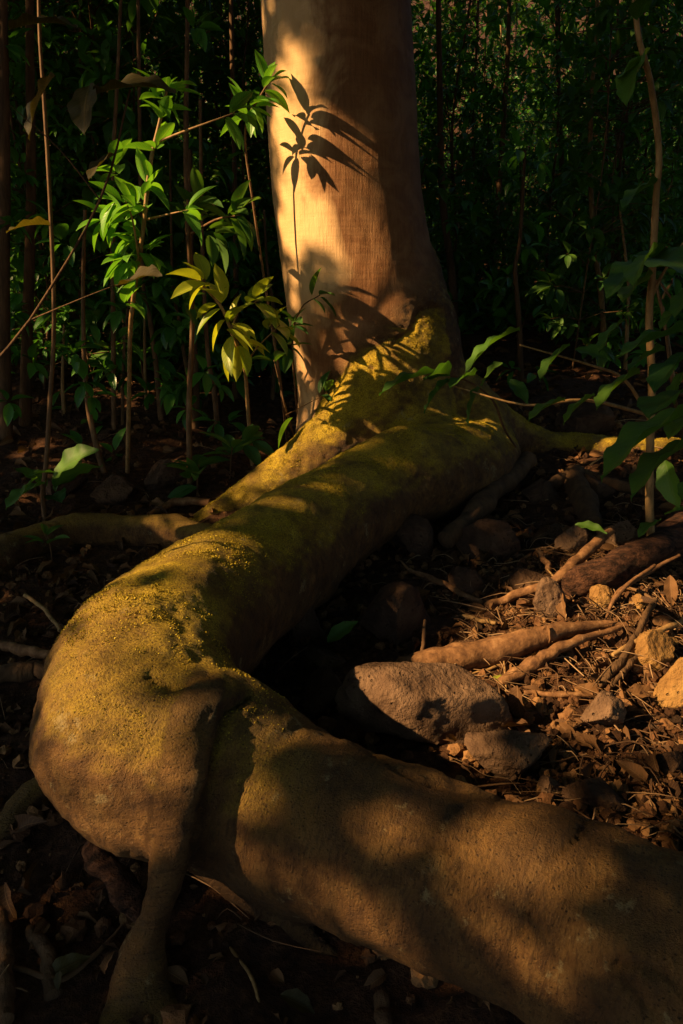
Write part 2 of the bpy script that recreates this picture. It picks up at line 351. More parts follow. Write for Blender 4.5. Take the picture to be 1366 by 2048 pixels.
GAPS = [  # holes cut in the crowns to put sun patches where wanted: point reached, radius
#G0
 (0.02, 3.61, 0.73, 0.18), (-0.16, 3.60, 0.65, 0.15), (-0.31, 3.57, 0.54, 0.13), (-0.46, 3.52, 0.43, 0.09), (-0.57, 3.40, 0.32, 0.09), (-0.64, 3.04, 0.35, 0.1),
 (-0.52, 2.04, 0.57, 0.12), (-0.55, 1.73, 0.58, 0.1), (-0.59, 1.56, 0.55, 0.1), (-0.62, 1.47, 0.50, 0.08), (-0.57, 1.30, 0.42, 0.1), (-0.50, 1.25, 0.32, 0.08),
 (-0.46, 1.30, 0.46, 0.06), (-0.30, 1.28, 0.44, 0.06), (-0.44, 1.53, 0.55, 0.06), (-0.19, 1.35, 0.39, 0.04), (0.19, 1.19, 0.32, 0.05), (0.25, 1.09, 0.29, 0.05),
 (0.32, 1.08, 0.32, 0.05), (0.44, 1.05, 0.31, 0.05), (0.37, 1.01, 0.28, 0.04), (0.55, 1.09, 0.33, 0.04), (0.82, 2.51, 0.32, 0.18), (1.04, 2.51, 0.34, 0.2),
 (0.65, 2.36, 0.20, 0.16), (0.77, 2.20, 0.19, 0.2), (0.95, 2.13, 0.24, 0.2), (1.00, 1.97, 0.20, 0.2), (0.74, 1.85, 0.17, 0.13), (0.53, 2.15, 0.23, 0.08),
 (0.13, 1.77, 0.21, 0.08), (0.30, 1.80, 0.20, 0.09), (0.37, 1.69, 0.14, 0.06), (0.77, 1.56, 0.09, 0.06), (0.99, 2.95, 0.38, 0.05), (0.67, 2.91, 0.35, 0.04),
 (-0.74, 3.40, 2.14, 0.16), (-0.82, 3.40, 1.90, 0.22), (-0.95, 3.35, 1.68, 0.3), (-0.96, 3.45, 1.42, 0.18), (-0.52, 3.65, 2.10, 0.14), (-0.33, 3.88, 2.33, 0.14),
 (-0.56, 3.33, 1.24, 0.18), (-0.61, 3.28, 1.39, 0.1), (-0.40, 3.33, 1.33, 0.1), (-0.32, 3.65, 0.68, 0.06), (-1.04, 2.80, 0.73, 0.06), (-1.18, 4.00, 0.95, 0.06),
 (-0.50, 3.90, 0.83, 0.07), (0.95, 2.60, 1.36, 0.07), (2.36, 6.20, 1.31, 0.15), (0.55, 2.70, 1.08, 0.1), (1.12, 2.70, 1.14, 0.06), (1.68, 6.04, 1.19, 0.25),
 (0.98, 8.00, 3.29, 0.25), (0.04, 3.14, 0.69, 0.05), (-0.89, 5.50, 0.46, 0.3), (-1.39, 6.00, 0.88, 0.2), (-0.28, 3.93, 2.40, 0.11), (-0.29, 4.03, 2.17, 0.12),
 (-0.29, 4.05, 1.89, 0.13), (-0.24, 4.00, 1.90, 0.1), (-0.27, 4.05, 1.64, 0.11), (-0.25, 4.06, 1.37, 0.07), (-0.24, 4.13, 1.08, 0.07), (-0.24, 4.16, 0.82, 0.07),
 (0.30, 2.62, 0.94, 0.06), (1.17, 2.44, 0.36, 0.15), (0.89, 2.31, 0.27, 0.2), (-2.14, 9.00, 3.60, 0.5), (-2.69, 8.00, 2.88, 0.5), (-1.60, 10.00, 4.40, 0.5),
 (-2.75, 7.00, 1.85, 0.4), (-0.13, 2.83, 0.65, 0.05), (-0.37, 1.78, 0.56, 0.07), (-0.63, 1.40, 0.46, 0.08), (0.13, 3.63, 0.77, 0.11), (0.30, 3.70, 0.85, 0.05),
 (-0.29, 2.54, 0.61, 0.06), (-0.79, 1.53, 0.08, 0.07), (0.34, 2.65, 1.06, 0.07), (0.61, 2.40, 1.15, 0.07), (-1.38, 4.50, 0.19, 0.1), (-0.11, 3.92, 2.05, 0.06),
 (-0.21, 3.99, 1.74, 0.1), (-1.25, 7.00, 2.68, 0.4), (-1.92, 6.00, 1.39, 0.3), (-2.72, 7.00, 2.88, 0.3), (1.09, 8.00, 2.88, 0.25),
#G1
]
def in_gap(P, extra):
    S = np.array(SUN); hit = np.zeros(len(P), bool)
    for gx, gy, gz, ra in GAPS:
        d = P - np.array([gx, gy, gz]); t = d @ S; q = np.linalg.norm(d - t[:, None] * S, axis=1); hit |= (q < ra + extra) & (t > 0)
    return hit

# ------------------------------------------------------------------ the great tree: trunk and roots from one blended body
TD = 4.30                                   # distance of the trunk
def tr(px, py, rpx, d=TD):
    p = at(px, py, d); t = p.y * cp - (p.z - CH) * sp; return (*p, rpx / FPX * t)
def rt(px, py, rpx, c=.9):
    p, t = march(px, py, rpx, c); return (*p, rpx / FPX * t)
trunk_pts = [tr(650, -1500, 100), tr(662, -600, 128), tr(668, -200, 146), tr(671, 0, 149), tr(680, 200, 149), tr(694, 400, 150), tr(716, 560, 152), tr(735, 680, 152), tr(745, 800, 150), tr(745, 900, 158), tr(745, 1000, 175)]
chains = [
 ('trunk', trunk_pts),
 ('root', [(*at(905, 830, 4.15), .20), (*at(955, 925, 3.95), .235), rt(850, 950, 102, .85), rt(740, 990, 100, .9), rt(635, 1058, 106, 1.0), rt(522, 1138, 126, 1.05), rt(395, 1232, 156, 1.1),
           rt(290, 1350, 180, 1.15), rt(248, 1460, 174, 1.35), rt(320, 1530, 174, 1.25), rt(450, 1560, 160, 1.1), rt(600, 1640, 158, .95), rt(820, 1718, 176, .85), rt(1060, 1818, 198, .8), rt(1330, 1945, 212, .8), rt(1650, 2040, 240, .8), rt(2000, 2130, 250, .7)]),
 ('root', [(*at(840, 560, 4.22), .04), (*at(825, 640, 4.10), .12), (*at(800, 715, 4.0), .165), (*at(755, 812, 3.86), .205), (*at(680, 880, 3.78), .185), (*at(595, 942, 3.69), .15), (*at(508, 1000, 3.6), .125), (*at(440, 1035, 3.5), .10), (*at(350, 1075, 3.4), .05)]),
 ('root', [(*at(850, 540, 4.3), .07), (*at(856, 680, 4.18), .15), (*at(880, 780, 4.2), .19), (*at(970, 860, 4.3), .18), (*at(1090, 905, 4.35), .15), (*at(1230, 920, 4.35), .135), (*at(1400, 925, 4.4), .12), (*at(1600, 940, 4.5), .10)]),
 ('root', [(*at(850, 700, 4.02), .07), (*at(840, 780, 3.95), .11), (*at(850, 860, 3.9), .14), (*at(860, 950, 3.85), .14)]),
 ('root', [(*at(398, 1392, 1.43), .022), (*at(380, 1455, 1.335), .034), (*at(366, 1540, 1.280), .042), (*at(357, 1610, 1.245), .044), (*at(350, 1675, 1.22), .042), (*at(328, 1770, 1.18), .036), (*at(296, 1880, 1.15), .032), (*at(272, 1955, 1.12), .038), (*at(240, 2040, 1.07), .036), (*at(195, 2140, 1.0), .034), (*at(150, 2260, .94), .03)]),
 ('root', [(*at(130, 1560, 1.65), .04), (*at(75, 1590, 1.60), .044), (*at(28, 1640, 1.54), .046), (*at(-5, 1710, 1.48), .048), (*at(-60, 1800, 1.43), .048), (*at(-140, 1870, 1.4), .04)]),
 ('root', [(*at(350, 1690, 1.29), .030), (*at(420, 1740, 1.30), .026), (*at(520, 1820, 1.28), .022), (*at(640, 1900, 1.22), .018), (*at(740, 1965, 1.2), .014), (*at(840, 2010, 1.18), .008)]),
 ('root', [(*at(285, 1900, 1.16), .026), (*at(305, 1970, 1.12), .030), (*at(335, 2050, 1.06), .032), (*at(375, 2150, 1.0), .028)]),
 ('root', [rt(420, 1075, 30, .8), rt(300, 1062, 32, .7), rt(180, 1062, 33, .7), rt(80, 1078, 31, .7), rt(0, 1118, 30, .6), rt(-100, 1180, 30, .6)]),
 ('root', [(*at(400, 1400, 1.56), .10), (*at(440, 1470, 1.49), .13), (*at(500, 1530, 1.47), .13), (*at(570, 1590, 1.44), .11)]),
]
def build_tree():
    segs = []; cid = []; S0 = []
    for ci, (nm, pts) in enumerate(chains):
        D = catmull(np.array(pts), 4); L = 0
        for a, b in zip(D[:-1], D[1:]):
            ln = np.linalg.norm(b[:3] - a[:3])
            segs.append(np.concatenate([a[:3], b[:3], [a[3], b[3]]])); cid.append(ci); S0.append((L, ln)); L += ln
    segs = np.array(segs); cid = np.array(cid); S0 = np.array(S0)
    def segd(P, sg):
        a, b, ra, rb = sg[:3], sg[3:6], sg[6], sg[7]; ab = b - a
        t = np.clip(((P - a) @ ab) / (ab @ ab + 1e-12), 0, 1)
        return np.linalg.norm(P - a - t[:, None] * ab, axis=1) - (ra + t * (rb - ra)), t
    def field(P, idx, labels=False):
        D = {}; SS = {}
        for k in idx:
            d, t = segd(P, segs[k]); c = cid[k]
            if c in D:
                if labels: SS[c] = np.where(d < D[c], S0[k, 0] + t * S0[k, 1], SS[c])
                D[c] = np.minimum(D[c], d)
            else:
                D[c] = d
                if labels: SS[c] = S0[k, 0] + t * S0[k, 1]
        if labels: return D, SS
        out = None
        for c in sorted(D):
            d = D[c]
            if out is None: out = d; continue
            k = .12 if c == 10 else .17 if c in (2, 3, 4) else (.07 if c in (0, 1) else .05)
            h = np.clip(.5 + .5 * (out - d) / k, 0, 1); out = out * (1 - h) + d * h - k * h * (1 - h)
        return out
    vx = .0125; lo = np.array([-1.9, .75, -.35]); hi = np.array([2.3, 5.25, 3.25]); B = 12
    nb = np.ceil((hi - lo) / (vx * B)).astype(int); n = nb * B + 1
    Fd = np.full(n, 9., np.float32)
    g = np.stack(np.meshgrid(*[np.arange(k) for k in nb], indexing='ij'), -1).reshape(-1, 3)
    cen = lo + (g + .5) * B * vx; hd = B * vx * .87
    DM = np.stack([segd(cen, s)[0] for s in segs], 1); dm = DM.min(1)
    l = np.stack(np.meshgrid(*[np.arange(B + 1)] * 3, indexing='ij'), -1).reshape(-1, 3) * vx
    for bi in np.nonzero(np.abs(dm) < hd + .10)[0]:
        idx = np.nonzero(DM[bi] < dm[bi] + 2 * hd + .2)[0]
        f = field(lo + g[bi] * B * vx + l, idx)
        a = g[bi] * B; Fd[a[0]:a[0] + B + 1, a[1]:a[1] + B + 1, a[2]:a[2] + B + 1] = f.reshape(B + 1, B + 1, B + 1)
    for bi in np.nonzero(dm <= -(hd + .10))[0]:
        a = g[bi] * B; Fd[a[0]:a[0] + B + 1, a[1]:a[1] + B + 1, a[2]:a[2] + B + 1] = -9
    # surface nets
    nx, ny, nz = n; cells = {}
    acc = np.zeros((nx * ny * nz, 3), np.float32); cnt = np.zeros(nx * ny * nz, np.float32); quads = []
    stride = (ny * nz, nz, 1)
    for ax in range(3):
        s0 = [slice(None)] * 3; s1 = [slice(None)] * 3; s0[ax] = slice(0, -1); s1[ax] = slice(1, None)
        A = Fd[tuple(s0)]; Bq = Fd[tuple(s1)]
        X = np.argwhere(((A < 0) != (Bq < 0)) & (np.abs(A) < 5) & (np.abs(Bq) < 5))
        fa = A[tuple(X.T)]; fb = Bq[tuple(X.T)]; o1, o2 = [a for a in range(3) if a != ax]
        ok = (X[:, o1] > 0) & (X[:, o2] > 0); X, fa, fb = X[ok], fa[ok], fb[ok]
        Pp = X.astype(np.float32); Pp[:, ax] += fa / (fa - fb)
        base = X @ np.array(stride); q = []
        for d1, d2 in ((0, 0), (1, 0), (1, 1), (0, 1)):
            ci = base - d1 * stride[o1] - d2 * stride[o2]; q.append(ci)
            for k in range(3): acc[:, k] += np.bincount(ci, Pp[:, k], len(cnt)).astype(np.float32)
            cnt += np.bincount(ci, minlength=len(cnt))
        q = np.stack(q, 1); flip = (fa < 0) ^ (ax == 1); q[~flip] = q[~flip][:, ::-1]; quads.append(q)
    Q = np.concatenate(quads); u, inv = np.unique(Q.ravel(), return_inverse=True); F = inv.reshape(-1, 4)
    V = (acc[u] / cnt[u][:, None]) * vx + lo
    F = F[:, ::-1]
    # relax
    e = np.concatenate([F[:, [0, 1]], F[:, [1, 2]], F[:, [2, 3]], F[:, [3, 0]]])
    for it in range(3):
        s = np.zeros_like(V)
        for k in range(3): s[:, k] = np.bincount(e[:, 0], V[e[:, 1], k], len(V)) + np.bincount(e[:, 1], V[e[:, 0], k], len(V))
        c = np.bincount(e[:, 0], minlength=len(V)) + np.bincount(e[:, 1], minlength=len(V)); V = V * .5 + .5 * s / c[:, None]
    def normals(V):
        nrm = np.cross(V[F[:, 2]] - V[F[:, 0]], V[F[:, 3]] - V[F[:, 1]]); N = np.zeros_like(V)
        for j in range(4):
            for k in range(3): N[:, k] += np.bincount(F[:, j], nrm[:, k], len(V))
        return N / (np.linalg.norm(N, axis=1)[:, None] + 1e-9)
    if (V[F[:,0]]*np.cross(V[F[:,1]]-V[F[:,0]],V[F[:,2]]-V[F[:,0]])).sum() < 0: F = F[:, ::-1].copy()
    N = normals(V)
    D, SS = field(V, range(len(segs)), True)
    DA = np.stack([D[c] for c in range(len(chains))], 1); SA = np.stack([SS[c] for c in range(len(chains))], 1)
    lab = DA.argmin(1); DA[:, 1] = np.minimum(DA[:, 1], DA[:, 10]); SA[:, 1] = np.where(lab == 10, 6.0, SA[:, 1]); lab = np.where(lab == 10, 1, lab); s = SA[np.arange(len(V)), lab]
    tm = np.clip(.5 + (DA[:, 1:].min(1) - DA[:, 0] - .07) / .12, 0, 1)
    tm = np.where((lab == 0) | (DA[:, [2, 3, 4]].min(1) < .12), tm, 0)
    # real relief
    near = 1 - tm
    disp = near * ((.020 - .012 * np.clip(2.2 - V[:, 1], 0, 1) * (V[:, 0] < 0)) * fbm(V, 4.0, 2, 21) + .0045 * fbm(V, 15, 3, 23) + .0026 * fbm(V, 60, 2, 29)) + tm * (.012 * fbm(V * np.array([1, 1, .45]), 2.6, 2, 31) + .002 * fbm(V * np.array([1, 1, .4]), 22, 2, 33))
    m1 = (lab == 1)
    RV = np.stack([s * 26, V[:, 2] * 5, V[:, 1] * 4], 1); disp += m1 * (-.007 * np.maximum(0, noise3(RV, 41)) ** 2 * 1.4)
    px, py, zc = proj(V); vd = np.array([0, 0, CH]) - V; face = (vd * N).sum(1) > 0
    for pl, wpx, dep in GROOVES:
        pl = np.array(pl, float); dd = np.full(len(V), 1e9)
        wob = 5 * noise3(np.stack([px / 40, py / 40, 0 * px], 1), 3)
        for a, b in zip(pl[:-1], pl[1:]):
            ab = b - a; t = np.clip(((px - a[0]) * ab[0] + (py - a[1]) * ab[1]) / (ab @ ab), 0, 1)
            dd = np.minimum(dd, np.hypot(px + wob - a[0] - t * ab[0], py + wob - a[1] - t * ab[1]))
        disp += face * (-dep * 1.2 * np.exp(-(dd / wpx) ** 2) + dep * .2 * np.exp(-(dd / wpx / 3) ** 2))
    V = V + N * disp[:, None]; N = normals(V)
    moss = np.clip(N[:, 2] * 2.2 - np.where((lab == 2) | (lab == 4), .0, .75), 0, 1) * (1 - tm) * np.clip(1.25 - np.clip((px - 400) / 260, 0, 1) * (zc < 2.0) * 1.2, .10, 1); moss = moss * np.where(lab > 4, .3, 1) * (1 - .55 * np.clip((V[:, 1] * -1 + 1.75) / .35, 0, 1))
    # raised moss: short tufts where the moss is thick
    pm = moss * np.clip((fbm(V, 7, 3, 61) + .35) * 2.2, 0, 1) * np.clip(fbm(V, 38, 2, 62) * 1.5 + .75, 0, 1) * np.clip(1.4 - zc * .1, 0, 1) * ((lab <= 4) & (lab != 0))
    pm = np.where(py > 2100, 0, pm); pm = np.where(pm > .22, pm, 0); nm_ = 85000; ix = RNG.choice(len(V), nm_, p=pm / pm.sum())
    TP = V[ix] + RNG.uniform(-.007, .007, (nm_, 3)); TP -= N[ix] * ((TP - V[ix]) * N[ix]).sum(1)[:, None]; TP -= N[ix] * .0012
    TD_ = N[ix] + RNG.normal(0, .55, (nm_, 3)); TL = RNG.uniform(.0035, .0085, nm_) * (.55 + .45 * pm[ix] / pm.max())
    tuft = (np.array([[0, -.22, 0], [0, .22, 0], [.75, .10, .05], [.75, -.10, .05]]), np.array([[0, 3, 2, 1]]), np.zeros((4, 2)))
    MV, MF, MU, MA = scatter_leaves(tuft, TP, TD_, TL, RNG.uniform(-3, 3, nm_), RNG.random(nm_))
    # the trunk beyond the field's top
    loc = Vector((float(trunk_pts[5][0]), TD, h1(trunk_pts[5][0], TD)))
    root = empty('fig_tree', loc, 'huge smooth-barked tree whose thick mossy root snakes to the foreground', 'tree')
    mo_ = link('moss', npmesh('moss', MV - np.array(loc), MF, M['moss'], False, MU, {'rnd': MA}), root); mo_['kind'] = 'stuff'
    fl = np.sort(lab[F], 1); fl = np.where(fl[:, 1] == fl[:, 2], fl[:, 1], fl[:, 0])
    fcen = V[F].mean(1)
    names = {}
    for c in range(len(chains)):
        fs = F[fl == c]
        if len(fs) == 0: continue
        uu, iv = np.unique(fs.ravel(), return_inverse=True)
        me = npmesh(chains[c][0], V[uu] - np.array(loc), iv.reshape(-1, 4), M['bark'], True, None, {'along': s[uu], 'trunkness': tm[uu], 'mossy': moss[uu]})
        if len(me.vertices) == len(uu): me.normals_split_custom_set_from_vertices([tuple(x) for x in N[uu]])
        link(chains[c][0], me, root)
    # upper trunk (above the frame) continues into limbs and the crown
    g = Geo(); top = np.array([p for p in trunk_pts])
    p0 = catmull(top, 4); zt = 3.16
    up = p0[p0[:, 2] > zt - .05][::-1]
    pts = [tuple(x[:3]) for x in up]; rr = [x[3] * 1.0 for x in up]
    tube(g, pts, rr, 40, 2, .01, 5)
    tp = np.array(pts[-1]); 
    for k in range(7):
        a = k * .9 + .3; q = [tp - (0, 0, .6 * (k % 3)), tp + (math.cos(a) * 1.2, math.sin(a) * 1.2, .9), tp + (math.cos(a) * 2.8, math.sin(a) * 2.8, 1.6), tp + (math.cos(a) * 4.2, math.sin(a) * 4.2, 2.0)]
        tube(g, q, [.18, .13, .08, .03], 10, 3, .02, k)
    g.shift(loc); nv = g.n; me = g.mesh('upper_trunk', M['bark'])
    for nm, val in (('along', 0.), ('trunkness', 1.), ('mossy', 0.)):
        a_ = me.attributes.new(nm, 'FLOAT', 'POINT'); a_.data.foreach_set('value', np.full(len(me.vertices), val, np.float32))
    link('upper_trunk', me, root)
    n_ = 22000; P = RNG.normal(0, 1, (n_, 3)); P /= np.linalg.norm(P, axis=1)[:, None]; P *= RNG.uniform(.55, 1, (n_, 1))
    P = P * np.array([5.6, 6.0, 1.5]) + tp + np.array([0, -2.2, 1.9])  # unseen crown shifted forward to shade the foreground and open the background
    P = P[~in_gap(P, .12)]; n_ = len(P)
    Dd = RNG.normal(0, 1, (n_, 3)); Dd[:, 2] *= .4
    V_, F_, U_, A_ = scatter_leaves(leaf_tpl(3, 1), P - np.array(loc), Dd, RNG.uniform(.2, .34, n_), RNG.uniform(-.6, .6, n_), RNG.uniform(0, 1, n_))
    link('crown', npmesh('crown', V_, F_, M['leaf_dark'], True, U_, {'rnd': A_}), root)
GROOVES = [
 ([(498, 1392), (455, 1425), (432, 1500), (412, 1600), (395, 1690)], 9, .018),
 ([(300, 1358), (350, 1376), (420, 1352)], 9, .012),
 ([(1180, 1640), (1110, 1720), (1060, 1800), (1045, 1870)], 5, .011),
 ([(800, 1695), (870, 1680), (905, 1700)], 8, .012),
 ([(1230, 1915), (1290, 1930), (1370, 1975)], 8, .014),
 ([(1225, 1920), (1260, 1970), (1320, 2040)], 7, .012),
 ([(742, 735), (750, 790), (757, 835)], 4, .018),
 ([(690, 1480), (800, 1540), (880, 1560)], 6, .009),
 ([(786, 690), (830, 660), (840, 620), (870, 612)], 5, .014),
 ([(745, 640), (800, 655), (830, 660)], 4, .008),
]
build_tree()

# ------------------------------------------------------------------ rocks
def rock(px, py, wpx, hpx, seed, label, m='rock', depthk=.75, rot=0, cuts=9, group='stones on the forest floor', lift=0, name='stone', tilt=0.0, flat=0.0):
    """px,py: pixel where the middle of its foot stands"""
    p, t = march(px, py); W = wpx / FPX * t; H = hpx / FPX * t
    import bmesh
    bm = bmesh.new(); bmesh.ops.create_icosphere(bm, subdivisions=5, radius=1)
    V = np.array([v.co[:] for v in bm.verts]); F = np.array([[v.index for v in f.verts] for f in bm.faces]); bm.free()
    r = np.random.default_rng(seed)
    for k in range(cuts):                                 # planar faces
        n = r.normal(0, 1, 3); n /= np.linalg.norm(n); d = r.uniform(.42, .80); o = V @ n - d
        V = V - np.maximum(o, 0)[:, None] * n * .93
    V = V * (1 + .07 * fbm(V + seed, 1.6, 3, seed) + .045 * fbm(V + seed, 5, 4, seed + 1) + .018 * fbm(V + seed, 20, 3, seed + 2))[:, None]
    V /= np.abs(V).max(0)
    D = W * depthk; V = V * np.array([W / 2, D / 2, H * .62])
    c, s = math.cos(tilt), math.sin(tilt); V = np.stack([V[:, 0] * c - V[:, 2] * s, V[:, 1], V[:, 0] * s + V[:, 2] * c], 1)
    y = p.y + D * .35; zb = h1(p.x, y)
    o = link(name, npmesh(name, V, F, M[m]), None, (p.x, y, p.z + H * .38 + lift)); o.rotation_euler[2] = rot
    return tag(o, label, 'stone', group)
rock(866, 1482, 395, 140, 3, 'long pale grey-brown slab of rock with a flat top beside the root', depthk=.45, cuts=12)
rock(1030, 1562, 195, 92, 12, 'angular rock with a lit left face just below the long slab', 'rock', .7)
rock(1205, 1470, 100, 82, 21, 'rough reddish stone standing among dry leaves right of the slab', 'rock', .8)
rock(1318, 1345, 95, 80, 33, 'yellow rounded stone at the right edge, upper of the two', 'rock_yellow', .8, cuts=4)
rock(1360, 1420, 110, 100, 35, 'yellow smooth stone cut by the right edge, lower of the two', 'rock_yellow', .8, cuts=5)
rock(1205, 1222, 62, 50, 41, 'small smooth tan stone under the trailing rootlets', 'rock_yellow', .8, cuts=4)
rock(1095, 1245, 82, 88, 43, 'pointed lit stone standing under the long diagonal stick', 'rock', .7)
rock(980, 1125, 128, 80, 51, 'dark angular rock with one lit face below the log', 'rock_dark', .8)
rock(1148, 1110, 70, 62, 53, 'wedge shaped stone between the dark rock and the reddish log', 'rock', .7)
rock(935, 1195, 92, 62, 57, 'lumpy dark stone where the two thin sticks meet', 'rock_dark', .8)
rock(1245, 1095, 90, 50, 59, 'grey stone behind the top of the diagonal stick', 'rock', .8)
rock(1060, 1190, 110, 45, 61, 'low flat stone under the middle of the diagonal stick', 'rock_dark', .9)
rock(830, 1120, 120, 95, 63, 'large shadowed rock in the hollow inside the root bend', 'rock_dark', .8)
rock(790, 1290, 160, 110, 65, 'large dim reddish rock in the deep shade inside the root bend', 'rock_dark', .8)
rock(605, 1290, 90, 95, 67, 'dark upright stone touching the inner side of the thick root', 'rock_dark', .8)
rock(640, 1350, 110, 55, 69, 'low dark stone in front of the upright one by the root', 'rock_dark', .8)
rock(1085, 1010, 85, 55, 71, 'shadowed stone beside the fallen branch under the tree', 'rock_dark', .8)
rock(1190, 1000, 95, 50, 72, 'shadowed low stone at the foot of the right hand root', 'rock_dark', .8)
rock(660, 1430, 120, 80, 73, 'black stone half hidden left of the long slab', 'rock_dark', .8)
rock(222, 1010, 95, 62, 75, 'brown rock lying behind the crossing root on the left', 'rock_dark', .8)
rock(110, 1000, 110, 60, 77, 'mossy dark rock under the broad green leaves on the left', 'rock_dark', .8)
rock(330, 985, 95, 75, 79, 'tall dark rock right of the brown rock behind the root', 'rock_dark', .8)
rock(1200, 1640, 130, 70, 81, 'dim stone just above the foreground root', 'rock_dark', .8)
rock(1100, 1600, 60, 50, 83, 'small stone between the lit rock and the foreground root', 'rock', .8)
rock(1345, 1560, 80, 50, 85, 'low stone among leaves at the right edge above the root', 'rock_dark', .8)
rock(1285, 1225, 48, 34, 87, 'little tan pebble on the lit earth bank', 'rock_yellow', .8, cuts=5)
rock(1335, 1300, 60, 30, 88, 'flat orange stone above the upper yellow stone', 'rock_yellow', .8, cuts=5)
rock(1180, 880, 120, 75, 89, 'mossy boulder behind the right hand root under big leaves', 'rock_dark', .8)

def small_stones():
    import bmesh
    ms = []
    for sd in range(6):
        bm = bmesh.new(); bmesh.ops.create_icosphere(bm, subdivisions=4, radius=1)
        V = np.array([v.co[:] for v in bm.verts]); F = np.array([[v.index for v in f.verts] for f in bm.faces]); bm.free(); r = np.random.default_rng(300 + sd)
        for k in range(9):
            n = r.normal(0, 1, 3); n /= np.linalg.norm(n); V = V - np.maximum(V @ n - r.uniform(.4, .75), 0)[:, None] * n * .93
        V = V * (1 + .05 * fbm(V + sd, 5, 4, sd) + .02 * fbm(V + sd, 20, 2, sd))[:, None] * np.array([1, .8, .6])
        ms.append(npmesh('stone', V, F, M['rock' if sd % 2 else 'rock_dark']))
    r = random.Random(5)
    for k in range(70):
        x, y = (r.uniform(.35, 1.7), r.uniform(1.5, 3.1)) if k < 46 else (r.uniform(-1.6, 2.4), r.uniform(2.8, 5.2))
        if k >= 46 and -.9 < x < .9: x += 1.5
        o = link('small_stone', ms[k % 6], None, (x, y, h1(x, y) + .004)); sz = r.uniform(.014, .042) * (1 if k < 46 else 1.8); o.scale = (sz, sz, sz); o.rotation_euler = (r.uniform(-.4, .4), r.uniform(-.4, .4), r.uniform(0, 6))
        tag(o, 'small angular stone half sunk among the litter on the lit slope' if k < 46 else 'small dim stone lying on the shaded soil around the tree', 'stone', 'small stones on the lit slope' if k < 46 else 'small stones in the shade')
small_stones()

# ------------------------------------------------------------------ sticks, branches and surface roots
def stick(pts, rpx, label, m='wood', name='stick', cat='stick', lift=.0, group='sticks and branches on the forest floor', bump=.12, sides=10, side=None, seed=0):
    P = []; rr = []
    for i, q in enumerate(pts):
        l_ = q[2] if len(q) > 2 else lift
        p, t = march(q[0], q[1], 0, 0, l_); k = rpx[i] if isinstance(rpx, (list, tuple)) else rpx
        P.append(tuple(p)); rr.append(k / FPX * t)
    g = Geo(); D = catmull(np.column_stack([np.array(P), rr]), 4); rs = np.random.default_rng(seed + 900)
    D[1:-1, :3] += rs.normal(0, .22, (len(D) - 2, 3)) * np.minimum(D[1:-1, 3:4], .012); D[:, 3] *= rs.uniform(.92, 1.08, len(D))
    base = P[len(P) // 2]; tube(g, D[:, :3], D[:, 3], max(sides, 12), 4, bump + .06, seed + len(pts))
    for q, r2 in (side or []):
        PP = [tuple(march(a[0], a[1], 0, 0, a[2] if len(a) > 2 else lift)[0]) for a in q]
        tube(g, PP, [x / FPX * 2.2 for x in r2], 8, 4, bump, 3)
    g.shift(base); o = link(name, g.mesh(name, M[m]), None, base); return tag(o, label, cat, group)
stick([(970, 1212, .02), (1030, 1190, .04), (1110, 1160, .08), (1160, 1115, .12), (1222, 1062, .14)], [7, 9, 10, 11, 9], 'long tan stick slanting up to the right across the stones', seed=2)
stick([(818, 1140, .05), (870, 1160, .05), (930, 1190, .04), (965, 1208, .02)], [4, 6, 7, 7], 'thin lit stick slanting down to meet the long tan stick', seed=4, side=[([(818, 1140, .05), (800, 1120, .08)], [4, 2])])
stick([(1130, 1172, .05), (1200, 1150, .07), (1290, 1110, .09), (1370, 1060, .10), (1450, 1010, .10)], [26, 32, 34, 36, 34], 'thick reddish rotting log under the right hand sapling', 'wood_red', 'fallen_log', 'log', seed=5, bump=.2, sides=20)
stick([(1000, 1368, .02), (1060, 1335, .03), (1100, 1305, .05), (1160, 1280, .06), (1240, 1255, .06)], [13, 15, 12, 9, 6], 'lit brown branch tapering to the right above the slab', seed=6)
stick([(800, 1340, .02), (890, 1320, .03), (990, 1300, .04), (1080, 1275, .05), (1180, 1252, .05), (1255, 1250, .04)], [26, 30, 28, 22, 12, 6], 'smooth orange root lying on the ground, half in shadow', 'wood', 'surface_root', 'root', bump=.06, sides=20, seed=7)
stick([(890, 1080, .08), (950, 1025, .10), (1010, 965, .12), (1060, 920, .12)], [16, 20, 20, 17], 'dark fallen branch leaning against the foot of the tree', 'dark_bark', 'fallen_branch', 'branch', seed=8, bump=.2, sides=14)
stick([(1150, 950, .05), (1165, 1000, .05), (1185, 1050, .05)], [22, 24, 18], 'short dark root stub standing below the right hand root', 'dark_bark', 'root_stub', 'root', seed=9, sides=14)
stick([(1040, 1655, .22), (1110, 1652, .24), (1180, 1662, .24), (1275, 1680, .22), (1320, 1700, .16)], [7, 6, 6, 5, 3], 'dark twig lying across the foreground root', 'dark_bark', 'twig', 'twig', seed=10)
stick([(925, 1232, .03), (960, 1240, .03), (992, 1246, .03)], [4, 5, 4], 'short bright whitish twig in the sun', 'stem_pale', 'twig', 'twig', seed=11)
stick([(1050, 1385, .02), (1120, 1388, .03), (1185, 1390, .03)], [5, 6, 5], 'thin brown stick lying level above the slab end', seed=12)
stick([(1310, 1200, .05), (1270, 1280, .05), (1230, 1335, .05), (1195, 1375, .02)], [6, 8, 9, 6], 'dark stick sloping down the earth bank', 'dark_bark', seed=13)
stick([(1290, 1280, .04), (1260, 1330, .04), (1225, 1370, .03)], [5, 7, 5], 'second dark stick beside the sloping one on the bank', 'dark_bark', seed=14)
stick([(1225, 1310, .05), (1300, 1270, .06), (1370, 1240, .06)], [4, 6, 5], 'pale stick running to the right edge above the yellow stones', 'stem_pale', seed=15)
